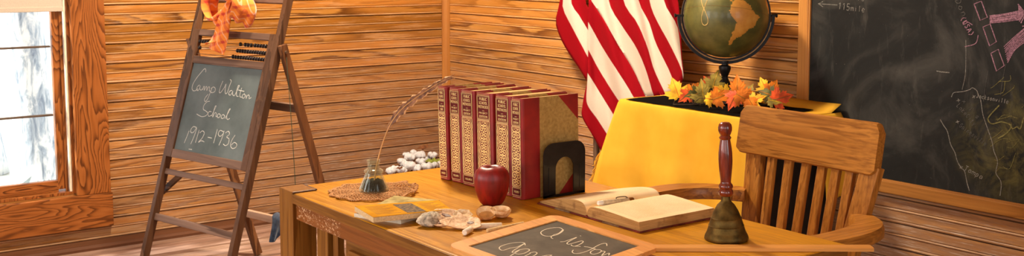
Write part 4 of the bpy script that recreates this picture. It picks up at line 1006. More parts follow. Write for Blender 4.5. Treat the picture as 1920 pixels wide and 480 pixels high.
SWR = [[(885,218),(850,197),(780,199),(705,215),(662,243),(682,271),(740,283),(815,270),(872,240),(886,216),(842,252),(795,268),(766,287),(771,302),(786,306)],
       [(856,338),(900,334),(975,308),(1020,294),(985,312),(932,342),(925,358),(945,364)], [(1056,277),(1062,280)], [(940,364),(1000,347),(1068,329),(1085,340),(1050,364),(1000,382),(972,376),(966,368)], [(1000,382),(1060,384)],
       [(1322,378),(1318,356),(1285,355),(1232,374),(1155,418),(1062,450),(1002,455),(976,440),(986,420)], [(1092,385),(1140,392),(1210,411)],
       [(1210,411),(1165,433),(1160,452),(1190,462),(1240,450),(1268,430),(1250,417),(1212,418)], [(1268,430),(1304,436),(1282,462),(1272,476),(1310,462),(1348,452),(1340,472)],
       [(505,372),(497,350),(445,344),(352,355),(268,380),(246,404),(282,424),(352,402),(430,388),(504,352),(442,392),(386,428),(376,445),(400,440)],
       [(400,440),(452,418),(520,408),(548,422),(502,450),(440,462),(400,452)], [(452,418),(400,452),(340,490),(280,530)],
       [(548,450),(600,440),(624,452),(590,478),(530,496),(490,488)], [(560,452),(490,488),(430,524),(370,566)],
       [(640,490),(720,474),(770,472),(740,486),(660,520),(640,540),(680,540)], [(690,548),(760,530),(790,540),(760,556),(700,572),(720,590),(790,580)]]
for grp in (SWR[:9], SWR[9:]):
  b = BM()
  for stq in grp:
    P = [on_plane(890 + x/5.334, 390 + y/5.334, sc_ - sz*0.0023, sz) for x, y in stq]; tube(b, spline(P, 5), 0.0010, 6, flat=(sz, 0.35))
  obj('chalk_words', b, plain('fresh_chalk', (240, 226, 200), rough=0.95, var=0.08, scale=300, bump=0), st)
ec = (sT + sL)/2 + sx*0.06; er_z = sc_.z + ((ec - sc_).dot(sx))*sx.z - TH - 0.004
b = BM(); box(b, (0, 0, 0), (0.05, 0.12, er_z - DZ - 0.008), bev=0.003); b.transform(Matrix.Translation((ec.x, ec.y, DZ + 0.0083 + (er_z - DZ - 0.008)/2)) @ Matrix.Rotation(math.atan2(sy.y, sy.x) - PI/2, 4, 'Z'))
ft = BM(); box(ft, (0, 0, 0), (0.05, 0.12, 0.008)); ft.transform(Matrix.Translation((ec.x, ec.y, DZ + 0.0042)) @ Matrix.Rotation(math.atan2(sy.y, sy.x) - PI/2, 4, 'Z'))
era = thing('chalk_eraser', (ec.x, ec.y, DZ), 0, 'felt chalk eraser tucked under the raised left side of the slate', 'eraser')
obj('eraser_back', b, M_DKE, era); obj('felt', ft, plain('grey_felt', (70, 66, 62), rough=1.0), era)
# ruler under the slate's right corner, overhanging the desk end
r0 = atz(1232, 462.5, DZ + 0.006); r1 = atz(1634, 462.8, DZ + 0.006); rd = (r1 - r0).normalized(); rs = Vector((-rd.y, rd.x, 0))
ra = r0 - rd*0.10
b = BM(); RM = frame_m((ra + r1)/2 - Vector((0, 0, 0.006)), rd, rs, (0, 0, 1)); RL = (r1 - ra).length
prism(b, [(-0.0165, 0), (0.0165, 0), (0.0165, 0.0040), (0.0115, 0.0072), (-0.0125, 0.0078), (-0.0165, 0.0066)], RL, frame_m((-RL/2, 0, 0.0003), (0, 1, 0), (0, 0, 1), (1, 0, 0))); 
me_ = thing('ruler', (ra + r1)/2 - Vector((0, 0, 0.006)), math.atan2(rd.y, rd.x), 'plain wooden ruler lying in front of the bell and overhanging the desk corner', 'ruler')
obj('ruler_body', b, wood('ruler_wood', (186, 118, 50), (228, 162, 82), (240, 184, 108), axis='X', ring=4, sc=9, along=0.05, rough=0.4, coat=0.2, seed=5.5), me_, local=True)
bc_ = atz(1362, 449, DZ); tb_ = math.radians(1.8); right = Vector((math.sin(YAW), -math.cos(YAW), 0))
bell = thing('hand_bell', (bc_.x, bc_.y, DZ + 0.0003), 0, 'brass school hand bell with a turned dark red wooden handle standing on the desk', 'bell')
k = NT('tarnished_brass'); co = k.n('ShaderNodeTexCoord').outputs['Object']; n = k.n('ShaderNodeTexNoise', Vector=co, Scale=45.0, Detail=5.0, Roughness=0.65)
k.base(k.ramp(n.outputs['Fac'], [(0.3, lin((62, 50, 22))), (0.7, lin((120, 94, 44)))])); k.set(Metallic=0.85, Roughness=k.math('MULTIPLY_ADD', n.outputs['Fac'], 0.3, 0.36)); M_BRASS = k.m
pb_ = [(.030, 0.002), (.0445, 0.0), (.0462, 0.0035), (.0450, 0.009), (.0418, 0.0155), (.0408, 0.017), (.0400, 0.019), (.0366, 0.030), (.0372, 0.0312), (.0358, 0.0328), (.0318, 0.046), (.0322, 0.0474), (.0306, 0.049), (.0248, 0.063), (.0180, 0.0745), (.0115, 0.081), (.0090, 0.086), (.0088, 0.094), (0.0, 0.094)]
b = BM(); lathe(b, pb_, (0, 0, 0), 48); obj('bell_body', b, M_BRASS, bell, smooth='auto', local=True)
ph_ = [(0.0, .093), (.0128, .0935), (.0152, .097), (.0156, .102), (.0140, .1065), (.0128, .108), (.0142, .1095), (.0150, .113), (.0142, .117), (.0112, .1205), (.0108, .124), (.0122, .136), (.0138, .152), (.0146, .168), (.0142, .184), (.0126, .199), (.0108, .2095), (.0102, .2125), (.0122, .2145), (.0126, .217), (.0106, .2195), (.0098, .221), (.0118, .2245), (.0142, .2315), (.0144, .2385), (.0128, .2445), (.0088, .2485), (0.0, .2495)]
k = NT('polished_red_wood'); co = k.n('ShaderNodeTexCoord').outputs['Object']; mp = k.n('ShaderNodeMapping', Vector=co, Scale=(60, 60, 9)); n = k.n('ShaderNodeTexNoise', Vector=mp.outputs[0], Scale=2.0, Detail=4.0)
k.base(k.ramp(n.outputs['Fac'], [(0.3, lin((72, 18, 8))), (0.7, lin((140, 48, 20)))])); k.set(Roughness=0.25); k.b.inputs['Coat Weight'].default_value = 0.6
b = BM(); lathe(b, ph_, (0, 0, 0), 32); obj('handle', b, k.m, bell, smooth='auto', local=True)
bell.rotation_euler = Matrix.Rotation(tb_, 3, Vector((math.cos(YAW), math.sin(YAW), 0))*-1).to_euler()

# ------------------------------------------------------------------ armchair behind the desk
def loft(bm, secs, closed=True):
    V = [[bm.verts.new(p) for p in s] for s in secs]; n = len(V[0])
    for a, b_ in zip(V, V[1:]):
        for i in range(n): bm.faces.new((a[i], a[(i + 1) % n], b_[(i + 1) % n], b_[i]))
    bm.faces.new(V[0][::-1]); bm.faces.new(V[-1]); return bm
CP = Vector((2.50, 0, 0.86)); lean = math.radians(10); cn = Vector((-math.cos(lean), 0, math.sin(lean))); cup_ = Vector((math.sin(lean), 0, math.cos(lean)))
def cpx(x, y, off=0.0): return on_plane(x, y, CP + cn*off, cn)
chair = thing('armchair', (2.24, 1.97, 0), 0, 'oak armchair with a slatted back pushed up to the right end of the desk', 'chair')
q_tl, q_bl, q_tr, q_br = cpx(1386, 193), cpx(1384, 284), cpx(1648, 231), cpx(1640, 333)
yL = (q_tl.y + q_bl.y)/2; yR = (q_tr.y + q_br.y)/2; hT = (q_tl.dot(cup_) + q_tr.dot(cup_))/2; hB = (q_bl.dot(cup_) + q_br.dot(cup_))/2
c0 = CP.dot(cup_)
def cpt(y, h, out=0.0): return Vector((CP.x, y, CP.z)) + cup_*(h - c0) + cn*out
def bow_(y): t = (y - (yL + yR)/2)/((yL - yR)/2); return -0.016*(1 - t*t)
b = BM(); secs = []; N_ = 40
for i in range(N_ + 1):
    y = yL + (yR - yL)*i/N_; dd = min(y - yR, yL - y); r = 0.022
    cut = (r - math.sqrt(max(0, r*r - (r - dd)**2))) if dd < r else 0.0
    t, o = hT - cut, hB + cut*0.5; th = 0.030
    pts = [(t - .004, 0.0), (t, -.006), (t, -th + .008), (t - .006, -th), (o + .004, -th), (o, -th + .004), (o, -.005), (o + .004, 0.0)]
    secs.append([cpt(y, h, d + bow_(y)) for h, d in pts])
loft(b, secs); obj('crest_rail', b, chairw('Y'), chair, smooth='auto')
def stile(name, t0, t1, b0, b1, w, th, zlow, out=0.0):
    p = cpx(*t0); q = cpx(*b0); p2 = cpx(*t1); q2 = cpx(*b1); tc = (p + p2)/2; bc2 = (q + q2)/2
    d = (bc2 - tc); k_ = (zlow - tc.z)/d.z; lo = tc + d*k_; hi = tc - d.normalized()*0.03
    hi += cn*(bow_(hi.y) - th*0.5 - 0.006 + out); lo += cn*(-th*0.5 + out + bow_(hi.y)*0.6)
    bb = BM(); bar(bb, lo, hi, w, th, (0, 1, 0), 0.002); return obj(name, bb, chairw('Z'), chair)
stile('back_post', (1391, 286), (1424, 288), (1382, 411), (1415, 411), 0.056, 0.026, 0.0)
stile('back_post', (1604, 328), (1642, 333), (1574, 440), (1612, 440), 0.056, 0.026, 0.0)
sl = [((1429,295),(1447,295),(1419,417),(1434,417)), ((1459,300),(1478,300),(1447,425),(1464,425)), ((1492,306),(1509,306),(1476,433),(1492,433)), ((1522,312),(1539,312),(1505,439),(1522,439)), ((1549,318),(1567,318),(1530,445),(1547,445)), ((1577,326),(1594,326),(1557,447),(1575,447))]
for s in sl: stile('slat', *s, 0.025, 0.016, 0.47)
b = BM(); box(b, (2.43, 1.99, 0.485), (0.03, 0.42, 0.05), bev=0.003); obj('back_rail', b, chairw('Y'), chair)
b = BM(); prism(b, roundrect(0.46, 0.46, 0.05, 6), 0.032, Matrix.Translation((2.205, 1.985, 0.43)), bev=0.006); obj('seat', b, chairw('Y'), chair)
for y in (1.80, 2.17):
    b = BM(); bar(b, (2.02, y, 0), (2.02, y, 0.655), 0.042, 0.042, (0, 1, 0), 0.003); obj('front_leg', b, chairw('Z'), chair)
    b = BM(); box(b, (2.21, y, 0.40), (0.36, 0.022, 0.05), bev=0.002); box(b, (2.21, y, 0.16), (0.36, 0.022, 0.03), bev=0.002); obj('side_rail', b, chairw('X'), chair)
for x in (2.02,):
    b = BM(); box(b, (x, 1.985, 0.40), (0.022, 0.34, 0.05), bev=0.002); box(b, (x, 1.985, 0.22), (0.022, 0.34, 0.03), bev=0.002); obj('front_rail', b, chairw('Y'), chair)
def arm(pts, wid, z):
    C = spline([Vector((x, y, z)) for x, y in pts], 8); n = len(C); secs = []
    for i, c in enumerate(C):
        d = (C[min(i + 1, n - 1)] - C[max(i - 1, 0)]).normalized(); s = Vector((-d.y, d.x, 0)); f = i/(n - 1)
        w = wid*(0.8 + 0.3*math.sin(PI*min(1, f*1.15))); w *= math.sqrt(min(1, (1 - f)*7 + 0.12)) if f > 0.85 else 1
        dz = 0.006*math.sin(f*PI)
        pts2 = [(w/2, .004), (w/2 - .005, .017), (-w/2 + .005, .017), (-w/2, .004), (-w/2, -.012), (-w/2 + .006, -.017), (w/2 - .006, -.017), (w/2, -.012)]
        secs.append([c + s*a + Vector((0, 0, h + dz)) for a, h in pts2])
    bb = BM(); loft(bb, secs); return obj('arm', bb, chairw('X'), chair, smooth='auto')
arm([(2.475, 1.79), (2.41, 1.715), (2.32, 1.675), (2.20, 1.668), (2.09, 1.70), (2.0, 1.765)], 0.075, 0.655)
arm([(2.475, 2.19), (2.42, 2.265), (2.33, 2.315), (2.21, 2.322), (2.09, 2.275), (2.0, 2.20)], 0.075, 0.655)

# ------------------------------------------------------------------ side table with cloths
TX0, TX1, TY0, TY1, TZ = 3.022, 3.416, 2.600, 3.352, 0.772
M_DKT = plain('dark_table_and_shade', (30, 24, 20), rough=0.6, var=0.2, scale=30)
tab = thing('side_table', (3.225, 2.975, 0), 0, 'small dark side table under the yellow cloth against the boarded wall', 'table')
b = BM(); box(b, ((TX0 + TX1)/2, (TY0 + TY1)/2, TZ - 0.012), (TX1 - TX0, TY1 - TY0, 0.024), bev=0.003); obj('table_top', b, M_DKT, tab)
for x in (TX0 + 0.03, TX1 - 0.03):
    for y in (TY0 + 0.03, TY1 - 0.03):
        b = BM(); box(b, (x, y, (TZ - 0.024)/2), (0.045, 0.045, TZ - 0.024), bev=0.003); obj('leg', b, M_DKT, tab)
b = BM(); box(b, ((TX0 + TX1)/2, TY0 + 0.016, 0.39), (TX1 - TX0 - 0.10, 0.014, 0.70)); obj('end_shade_panel', b, M_DKT, tab)  # dark sheet standing in for the shade inside the table's open end
b = BM(); box(b, (TX1 - 0.02, (TY0 + TY1)/2, 0.39), (0.014, TY1 - TY0 - 0.10, 0.70)); obj('back_panel', b, M_DKT, tab)
k = NT('yellow_cotton'); co = k.n('ShaderNodeTexCoord').outputs['Object']; mp = k.n('ShaderNodeMapping', Vector=co, Scale=(900, 900, 900)); 
n = k.n('ShaderNodeTexNoise', Vector=mp.outputs[0], Scale=1.0, Detail=2.0); n2 = k.n('ShaderNodeTexNoise', Vector=co, Scale=7.0, Detail=4.0)
k.base(k.ramp(n2.outputs['Fac'], [(0.3, lin((208, 152, 38))), (0.7, lin((224, 170, 54)))])); k.set(Roughness=0.9); k.b.inputs['Specular IOR Level'].default_value = 0.15; k.bump(n.outputs['Fac'], 0.3, 0.0006); M_YEL = k.m
per = [(3.036, TY1 + 0.009), (TX0 + 0.006, TY1 + 0.009), (TX0 - 0.009, TY1 - 0.006), (TX0 - 0.009, TY0 + 0.004)]
segs = [(Vector((per[i][0], per[i][1], 0)), Vector((per[i + 1][0], per[i + 1][1], 0))) for i in range(3)]
lens = [(q - p).length for p, q in segs]; PL = sum(lens); nrm = [Vector((0, 1, 0)), Vector((-0.7, 0.7, 0)), Vector((-1, 0, 0))]
scorner = lens[0] + lens[1]/2
def cloth(u, v):
    s = u*PL; acc = 0
    for (p, q), L_, n_ in zip(segs, lens, nrm):
        if s <= acc + L_ + 1e-9: t = (s - acc)/L_; base = p.lerp(q, t); nn_ = n_; break
        acc += L_
    if v <= 0.12:     # round over the edge
        a = v/0.12*PI/2; return base + nn_*(0.010*math.sin(a) - 0.010) + Vector((0, 0, TZ + 0.006 - 0.010*(1 - math.cos(a))))
    d = (v - 0.12)/0.88; drop = d*0.66
    fl = math.exp(-((s - scorner)/0.085)**2)
    fold = 0.012*math.sin(s*21 + 0.7)*min(1, drop*3) + 0.006*math.sin(s*47 + 2)*min(1, drop*2)
    return base + nn_*(fold + 0.002 + 0.020*min(1, drop*4) + 0.015*d) + Vector((-0.030, 0.066, 0))*fl*min(1, drop/0.36)**0.9 + Vector((0, 0, TZ - 0.004 - drop))
b = BM(); grid(b, cloth, 150, 40); thicken(b, 0.0015)
b2 = BM(); grid(b2, lambda u, v: Vector((TX0 + 0.004 + (TX1 + 0.010 - TX0)*u, TY0 - 0.02 + (TY1 + 0.022 - TY0)*v, TZ + 0.0055 + 0.0012*math.sin(u*9 + v*13) + 0.030*max(0, (u - 0.89)/0.11)**0.7*min(1, (1 - v)*3))), 14, 24); thicken(b2, 0.0012); merge(b, b2)
def rdrape(u, v):
    d = v*0.34; return Vector((3.30 + 0.126*u, TY0 - 0.022 - 0.016*math.sin(min(1, v*6)*PI/2) - 0.012*math.sin(u*8)*v - 0.03*v, TZ + 0.005 - d + 0.05*v*u))
b2 = BM(); grid(b2, rdrape, 14, 20); thicken(b2, 0.0012); merge(b, b2)
o = obj('tablecloth', b, M_YEL, None, smooth=True); recenter(o, (3.225, 2.975, TZ)); put(o, 'plain yellow cloth draped over the side table, hanging down its front', 'tablecloth')
b = BM(); rnd = random.Random(4)
for i in range(70):
    p = cloth(0.024, 0.40 + 0.59*i/69); e = p + Vector((-0.012 + rnd.uniform(-.006, .006), 0.016 + rnd.uniform(-.008, .006), -0.020 + rnd.uniform(-.008, .004))); tube(b, [p, (p + e)/2 + Vector((0, 0.003, -.002)), e], 0.0014, 5)
obj('fringe', b, M_YEL, o)
b = BM(); grid(b, lambda u, v: Vector((3.020 + 0.345*u, 2.655 + 0.655*v, TZ + 0.0108 + 0.001*math.sin(v*31) + 0.0012*math.sin(u*7))), 10, 30); thicken(b, 0.0015)
o = obj('runner_cloth', b, plain('black_runner', (16, 14, 13), rough=1.0, var=0.3, scale=90, spec=0.02), None, smooth=True); recenter(o, (3.19, 2.98, TZ)); put(o, 'black runner cloth spread over the yellow cloth under the globe', 'cloth')
TT = TZ + 0.0142

# ------------------------------------------------------------------ globe
gx = 3.235; gc = atx(1361, 29, gx); gR = 0.1630
globe = thing('globe', (gc.x, gc.y, TT), 0, 'old green terrestrial globe in a black stand on the side table', 'globe')
right = Vector((math.sin(YAW), -math.cos(YAW), 0)); up3 = Vector((0, 0, 1)); back = nf
SA = [(-80, 1), (-77, 8), (-72, 12), (-62, 10.5), (-52, 5), (-50, 0), (-44, -3), (-35, -6), (-39, -14), (-41, -22), (-48, -26), (-54, -34), (-58, -38), (-63, -41), (-66, -46), (-68, -53), (-72, -54), (-75, -48), (-73, -38), (-71, -28), (-70, -18), (-76, -14), (-81, -5)]
CA = [(-77, 7), (-81, 9), (-84, 11), (-88, 16), (-91, 19), (-97, 19), (-98, 25), (-90, 29), (-82, 29), (-80, 26), (-76, 36), (-66, 45), (-60, 50), (-70, 60), (-95, 60), (-125, 60), (-124, 42), (-115, 30), (-106, 22), (-96, 16), (-86, 11), (-80, 7)]
AF = [(-17, 15), (-8, 4), (8, 4), (10, -5), (13, -17), (18, -34), (28, -33), (40, -15), (51, 11), (34, 30), (10, 37), (-6, 35)]
AU = [(114, -22), (130, -12), (142, -11), (153, -27), (147, -38), (131, -32), (115, -34)]
def inside(p, poly):
    x, y = p; r = False; n_ = len(poly)
    for i in range(n_):
        (x0, y0), (x1, y1) = poly[i], poly[(i + 1) % n_]
        if (y0 > y) != (y1 > y) and x < (x1 - x0)*(y - y0)/(y1 - y0) + x0: r = not r
    return r
LON0, LAT0 = -74.0, -14.0
def sph(lon, lat, r=1.0):
    a, l = math.radians(lon - LON0), math.radians(lat)
    v = Vector((math.cos(l)*math.sin(a), math.cos(l)*math.cos(a), math.sin(l)))       # right, towards viewer, up
    t = math.radians(-LAT0); v = Vector((v.x, v.y*math.cos(t) - v.z*math.sin(t), v.y*math.sin(t) + v.z*math.cos(t)))
    ro = math.radians(7); v = Vector((v.x*math.cos(ro) + v.z*math.sin(ro), v.y, -v.x*math.sin(ro) + v.z*math.cos(ro)))
    return gc + (right*v.x - back*v.y + up3*v.z)*r
b = BM(); NLo, NLa = 220, 120
V = [[b.verts.new(sph(-180 + 360*i/NLo, -90 + 180*j/NLa, gR)) for i in range(NLo)] for j in range(1, NLa)]
S0, N0 = b.verts.new(sph(0, -90, gR)), b.verts.new(sph(0, 90, gR))
for j in range(NLa - 2):
    for i in range(NLo):
        f = b.faces.new((V[j][i], V[j][(i + 1) % NLo], V[j + 1][(i + 1) % NLo], V[j + 1][i]))
        lo, la = -180 + 360*(i + .5)/NLo, -90 + 180*(j + 1.5)/NLa
        wob = (1.6*mnoise.noise(Vector((lo*.22, la*.22, 0))), 1.6*mnoise.noise(Vector((lo*.22, la*.22, 9))))
        if any(inside((lo + wob[0], la + wob[1]), c_) for c_ in (SA, CA, AF, AU)): f.material_index = 1
for i in range(NLo): b.faces.new((V[0][(i + 1) % NLo], V[0][i], S0)); b.faces.new((V[-1][i], V[-1][(i + 1) % NLo], N0))
def globe_m(name, a, bcol, c):
    k = NT(name); co = k.n('ShaderNodeTexCoord').outputs['Object']; n = k.n('ShaderNodeTexNoise', Vector=co, Scale=13.0, Detail=5.0, Roughness=0.6)
    k.base(k.ramp(n.outputs['Fac'], [(0.3, lin(a)), (0.5, lin(bcol)), (0.72, lin(c))])); k.set(Roughness=0.42); k.b.inputs['Coat Weight'].default_value = 0.12; return k.m
M_SEA = globe_m('old_sea', (66, 66, 30), (94, 92, 44), (122, 114, 58)); M_LAND = globe_m('old_land', (180, 118, 42), (204, 144, 58), (218, 166, 82))
sphere = obj('sphere', b, [M_SEA, M_LAND], globe, smooth=True)
M_BRK = plain('black_iron', (16, 15, 15), rough=0.45, var=0.3, scale=50, spec=0.3)
b = BM(); pts = [sph(-116 + 5.0*math.sin(2*t)*(1.25 if math.sin(t) < 0 else 0.8), -4 + 22*math.sin(t + PI/2), gR + 0.0003) for t in [2*PI*i/60 for i in range(61)]]
tube(b, pts, 0.0011, 6); obj('figure_eight_line', b, plain('cream_line', (224, 186, 112), rough=0.5), sphere, smooth=True)
b = BM(); pts = [sph(lo, 0, gR + 0.0002) for lo in range(-180, 181, 4)]; tube(b, pts, 0.0006, 5); obj('equator_line', b, plain('brown_line', (120, 92, 46), rough=0.6), sphere)
def ringm(r0, r1, dep, a0, a1, n_, off=Vector((0, 0, 0))):
    b = BM(); secs = []
    for i in range(n_ + 1):
        a = math.radians(a0 + (a1 - a0)*i/n_); d = right*math.cos(a) + up3*math.sin(a)
        secs.append([gc + off + d*r0 + back*dep/2, gc + off + d*r1 + back*dep/2, gc + off + d*r1 - back*dep/2, gc + off + d*r0 - back*dep/2])
    loft(b, secs); return b
b = ringm(0.1665, 0.1725, 0.016, 70, 70 + 359.9, 120); mer = obj('meridian_ring', b, M_BRK, globe, smooth='auto')
b = ringm(0.1735, 0.1765, 0.018, 190, 352, 70); obj('brass_edge', b, plain('worn_brass_edge', (168, 126, 78), rough=0.4, metal=0.6, var=0.2, scale=60), globe, smooth='auto')
b = ringm(0.1768, 0.1880, 0.022, 180, 360, 90); yoke = obj('yoke', b, M_BRK, globe, smooth='auto')
for s in (-1, 1):
    b = BM(); lathe(b, [(.005, 0.164), (.005, 0.192), (.008, .193), (.008, .199), (0, .200)], gc, 14, basis(up3, back, right*s) if s > 0 else basis(back, up3, right*s)); obj('pivot_pin', b, M_BRK, yoke, smooth='auto')
zb = gc.z - 0.188
b = BM(); lathe(b, [(0, TT + .0005), (.078, TT + .0005), (.080, TT + .006), (.074, TT + .012), (.045, TT + .018), (.026, TT + .026), (.020, TT + .034), (.024, zb - .075), (.018, zb - .066), (.0125, zb - .054), (.0125, zb - .048), (.020, zb - .030), (.024, zb - .016), (.022, zb - .008), (.013, zb - .004), (.013, zb + .004), (.016, zb + .006), (.016, zb + .013), (0, zb + .013)], (gc.x, gc.y, 0), 36); obj('pedestal', b, M_BRK, globe, smooth='auto')

# ------------------------------------------------------------------ autumn leaf garland
MAPLE = [(0, -.42), (.05, -.38), (.16, -.46), (.30, -.50), (.27, -.38), (.44, -.34), (.60, -.30), (.52, -.20), (.66, -.06), (.82, .02), (.66, .08), (.68, .22), (.56, .17), (.40, .16), (.30, .12), (.34, .26), (.44, .40), (.34, .42), (.36, .60), (.24, .52), (.14, .70), (.0, .98)]
MAPLE = MAPLE + [(-x, y) for x, y in MAPLE[-2:0:-1]]
LM = [plain('leaf_yellow', (244, 172, 34), rough=0.6, var=0.22, scale=30), plain('leaf_orange', (240, 122, 30), rough=0.6, var=0.25, scale=30), plain('leaf_red_orange', (216, 82, 30), rough=0.6, var=0.25, scale=30), plain('leaf_olive', (142, 122, 44), rough=0.6, var=0.3, scale=26), plain('leaf_dark_green', (92, 88, 40), rough=0.6, var=0.3, scale=30)]
garland = thing('leaf_garland', atx(1365, 195, 3.08), 0, 'garland of yellow, orange and olive maple leaves lying around the foot of the globe', 'garland')
leafs = [(1267,170,.062,0,20,3.12,.3),(1302,165,.036,1,-40,3.14,.5),(1318,180,.062,3,10,3.10,.2),(1341,150,.052,3,-15,3.17,.1),(1326,154,.034,2,30,3.20,.4),(1352,188,.052,1,-70,3.08,.5),(1383,167,.066,1,5,3.10,.15),(1374,190,.050,2,160,3.06,.3),(1352,170,.040,0,60,3.13,.5),(1420,186,.040,0,-60,3.07,.5),
         (1432,160,.042,0,25,3.18,.4),(1450,163,.040,1,-30,3.19,.5),(1438,176,.044,4,70,3.14,.4),(1466,184,.052,2,-75,3.10,.35),(1395,185,.048,1,-120,3.07,.3),(1300,184,.044,4,100,3.10,.5),(1336,190,.040,0,-100,3.07,.4),(1405,170,.036,3,-20,3.19,.4),(1382,153,.030,2,0,3.22,.3),(1284,182,.040,2,130,3.08,.6),(1452,190,.034,3,-100,3.08,.5),(1325,168,.036,3,60,3.18,.4),(1410,196,.036,1,-150,3.05,.5)]
rnd = random.Random(11); tips = []
for x, y, s, mi, rot, X, til in leafs:
    s *= 1.1
    c = atx(x, y, X); nrm_ = (Vector((0, 0, CAMZ)) - c).normalized(); nrm_ = (nrm_ + Vector((rnd.uniform(-1, 1), rnd.uniform(-1, 1), rnd.uniform(0, 1.2)))*til).normalized()
    a = math.radians(rot); upv = (up3 - nrm_*nrm_.z).normalized(); rt = upv.cross(nrm_); ax = rt*math.cos(a) + upv*math.sin(a); ay_ = -rt*math.sin(a) + upv*math.cos(a)
    b = BM(); cup = rnd.uniform(.2, .5); tw = rnd.uniform(-.3, .3)
    def lp(px_, py_):
        r2 = px_*px_ + py_*py_; return c + (ax*px_ + ay_*(py_ - 0.2))*s + nrm_*s*(-cup*0.55*r2 + tw*px_*py_ + 0.10*abs(px_))
    vs0 = b.verts.new(lp(0, -.05)); ring1 = [b.verts.new(lp(px_*.5, py_*.5 - .025)) for px_, py_ in MAPLE]; ring2 = [b.verts.new(lp(px_, py_)) for px_, py_ in MAPLE]; n_ = len(MAPLE)
    for i in range(n_):
        j = (i + 1) % n_; b.faces.new((vs0, ring1[i], ring1[j])); b.faces.new((ring1[i], ring2[i], ring2[j], ring1[j]))
    lowest = min(v.co.z for v in b.verts); dz_ = max(0.0, TT + 0.001 - lowest)
    if dz_: b.transform(Matrix.Translation((0, 0, dz_)))
    b.transform(Matrix.Translation((0, 0, 0.0012))); thicken(b, 0.0006); stem = lp(0, -.42) + Vector((0, 0, dz_)); tips.append((stem, c))
    lf = obj('leaf', b, LM[mi], garland, smooth=False)
    b = BM(); tube(b, spline([lp(0, -.42) + nrm_*.001, lp(0, .1) + nrm_*.0012, lp(0, .75) + nrm_*.001], 5), 0.0009, 5); b.transform(Matrix.Translation((0, 0, dz_ + 0.0012))); obj('leaf_vein', b, LM[(mi + 2) % 5], lf)
b = BM(); path = [atz(1262, 196, TT + .004), atz(1300, 196, TT + .006), atz(1335, 193, TT + .012), atz(1362, 194, TT + .012), atz(1400, 197, TT + .012), atz(1435, 196, TT + .012), atz(1466, 199, TT + .008)]
tube(b, spline(path, 6), 0.0022, 6)
for st_, c in tips: tube(b, spline([st_, (st_ + min(path, key=lambda q: (q - st_).length))/2 + Vector((0, 0, .012)), min(path, key=lambda q: (q - st_).length)], 4), 0.0011, 5)
for v in b.verts: v.co.z = max(v.co.z, TT + 0.0008)
obj('vine', b, plain('vine_wire', (52, 34, 22), rough=0.7), garland, smooth=True)

# ------------------------------------------------------------------ flag on its pole
FX = 3.318
M_FR = plain('flag_red', (140, 4, 18), rough=0.85, var=0.06, scale=500, spec=0.1); M_FW = plain('flag_white', (204, 188, 170), rough=0.85, var=0.04, scale=500, spec=0.1)
pp = atx(1118, 320, FX + 0.045)
flag = thing('flag', (pp.x, pp.y, 0), 0, 'red and white striped flag hanging from a pole beside the side table', 'flag')
C = [[(1100, 160), (1097, 172), (1092, 200), (1092, 220), (1110, 252), (1129, 286)],
     [(1101, 160), (1101, 194), (1120, 223), (1140, 254), (1148, 266)],
     [(1102, 137), (1127, 177), (1152, 218), (1162, 234)],
     [(1103, 93), (1123, 130), (1140, 158), (1161, 190), (1178, 214)],
     [(1103, 41), (1130, 89), (1156, 130), (1175, 160), (1187, 180), (1196, 196)],
     [(1104, -6), (1108, 0), (1133, 38), (1157, 81), (1187, 130), (1209, 178), (1214, 188)],
     [(1141, 0), (1165, 46), (1192, 87), (1211, 130), (1225, 178), (1228, 184)],
     [(1169, 0), (1195, 43), (1214, 89), (1226, 130), (1248, 176), (1250, 182)],
     [(1197, 0), (1217, 41), (1230, 81), (1254, 130), (1264, 155), (1270, 172)],
     [(1218, 0), (1230, 35), (1255, 81), (1277, 127), (1281, 148)],
     [(1245, 0), (1258, 28), (1271, 54), (1278, 116), (1282, 140)],
     [(1271, 0), (1274, 40), (1277, 70), (1279, 110), (1283, 136)]]
LC = [[(1050, 0), (1042, 41), (1053, 76), (1070, 105), (1087, 130), (1100, 152)], [(1056, 0), (1057, 19), (1075, 55), (1104, 110)], [(1071, 0), (1085, 27), (1105, 60)], [(1098, 0), (1106, 18)]]
def resample(pl, n_):
    P = [Vector((x, y, 0)) for x, y in pl]; P = spline(P, 6) if len(P) > 2 else P
    L_ = [0]
    for a, c in zip(P, P[1:]): L_.append(L_[-1] + (c - a).length)
    out = []
    for i in range(n_ + 1):
        t = L_[-1]*i/n_; j = 0
        while j < len(L_) - 2 and L_[j + 1] < t: j += 1
        f = (t - L_[j])/max(1e-9, L_[j + 1] - L_[j]); out.append(P[j].lerp(P[j + 1], min(1, f)))
    return out
FOLD = [(1110, -430), (1107, -240), (1104, -90), (1103.5, -10)]
def extend(pl, mate=None):
    x, y = pl[0]
    if y > 0 or y < 0:
        if mate is not None and mate[0][1] == 0: return FOLD + [p_ for p_ in pl if True]
        return pl
    return [(1114 + (x - 1114)*.30, -430), (1112 + (x - 1112)*.52, -240), (x*0.86 + 1112*0.14, -90)] + pl
def fdepth(x, y, front):
    rip = 0.014*math.sin((x - 0.32*y)*0.105 + 0.6) + 0.006*math.sin((x - 0.2*y)*0.21)
    if front: return FX - 0.020*math.exp(-((x - 1103)/10)**2) + rip*min(1, (x - 1100)/25 + .2)
    return FX + 0.022 + 0.5*rip + 0.012*max(0, (1103 - x)/60)
b = BM()
def strip(A, B_, mi, front):
    n_ = 40; a = resample(A, n_); c = resample(B_, n_)
    def fn(u, v):
        i = int(round(u*n_)); p = a[i].lerp(c[i], v); return atx(p.x, p.y, fdepth(p.x, p.y, front))
    grid(b, fn, n_, 6, lambda u, v: mi)
for i in range(len(C) - 1): strip(extend(C[i], C[i + 1]), extend(C[i + 1]), 0 if i % 2 == 0 else 1, True)
for i in range(len(LC) - 1): strip(extend(LC[i]), extend(LC[i + 1]), 0 if i % 2 == 0 else 1, False)
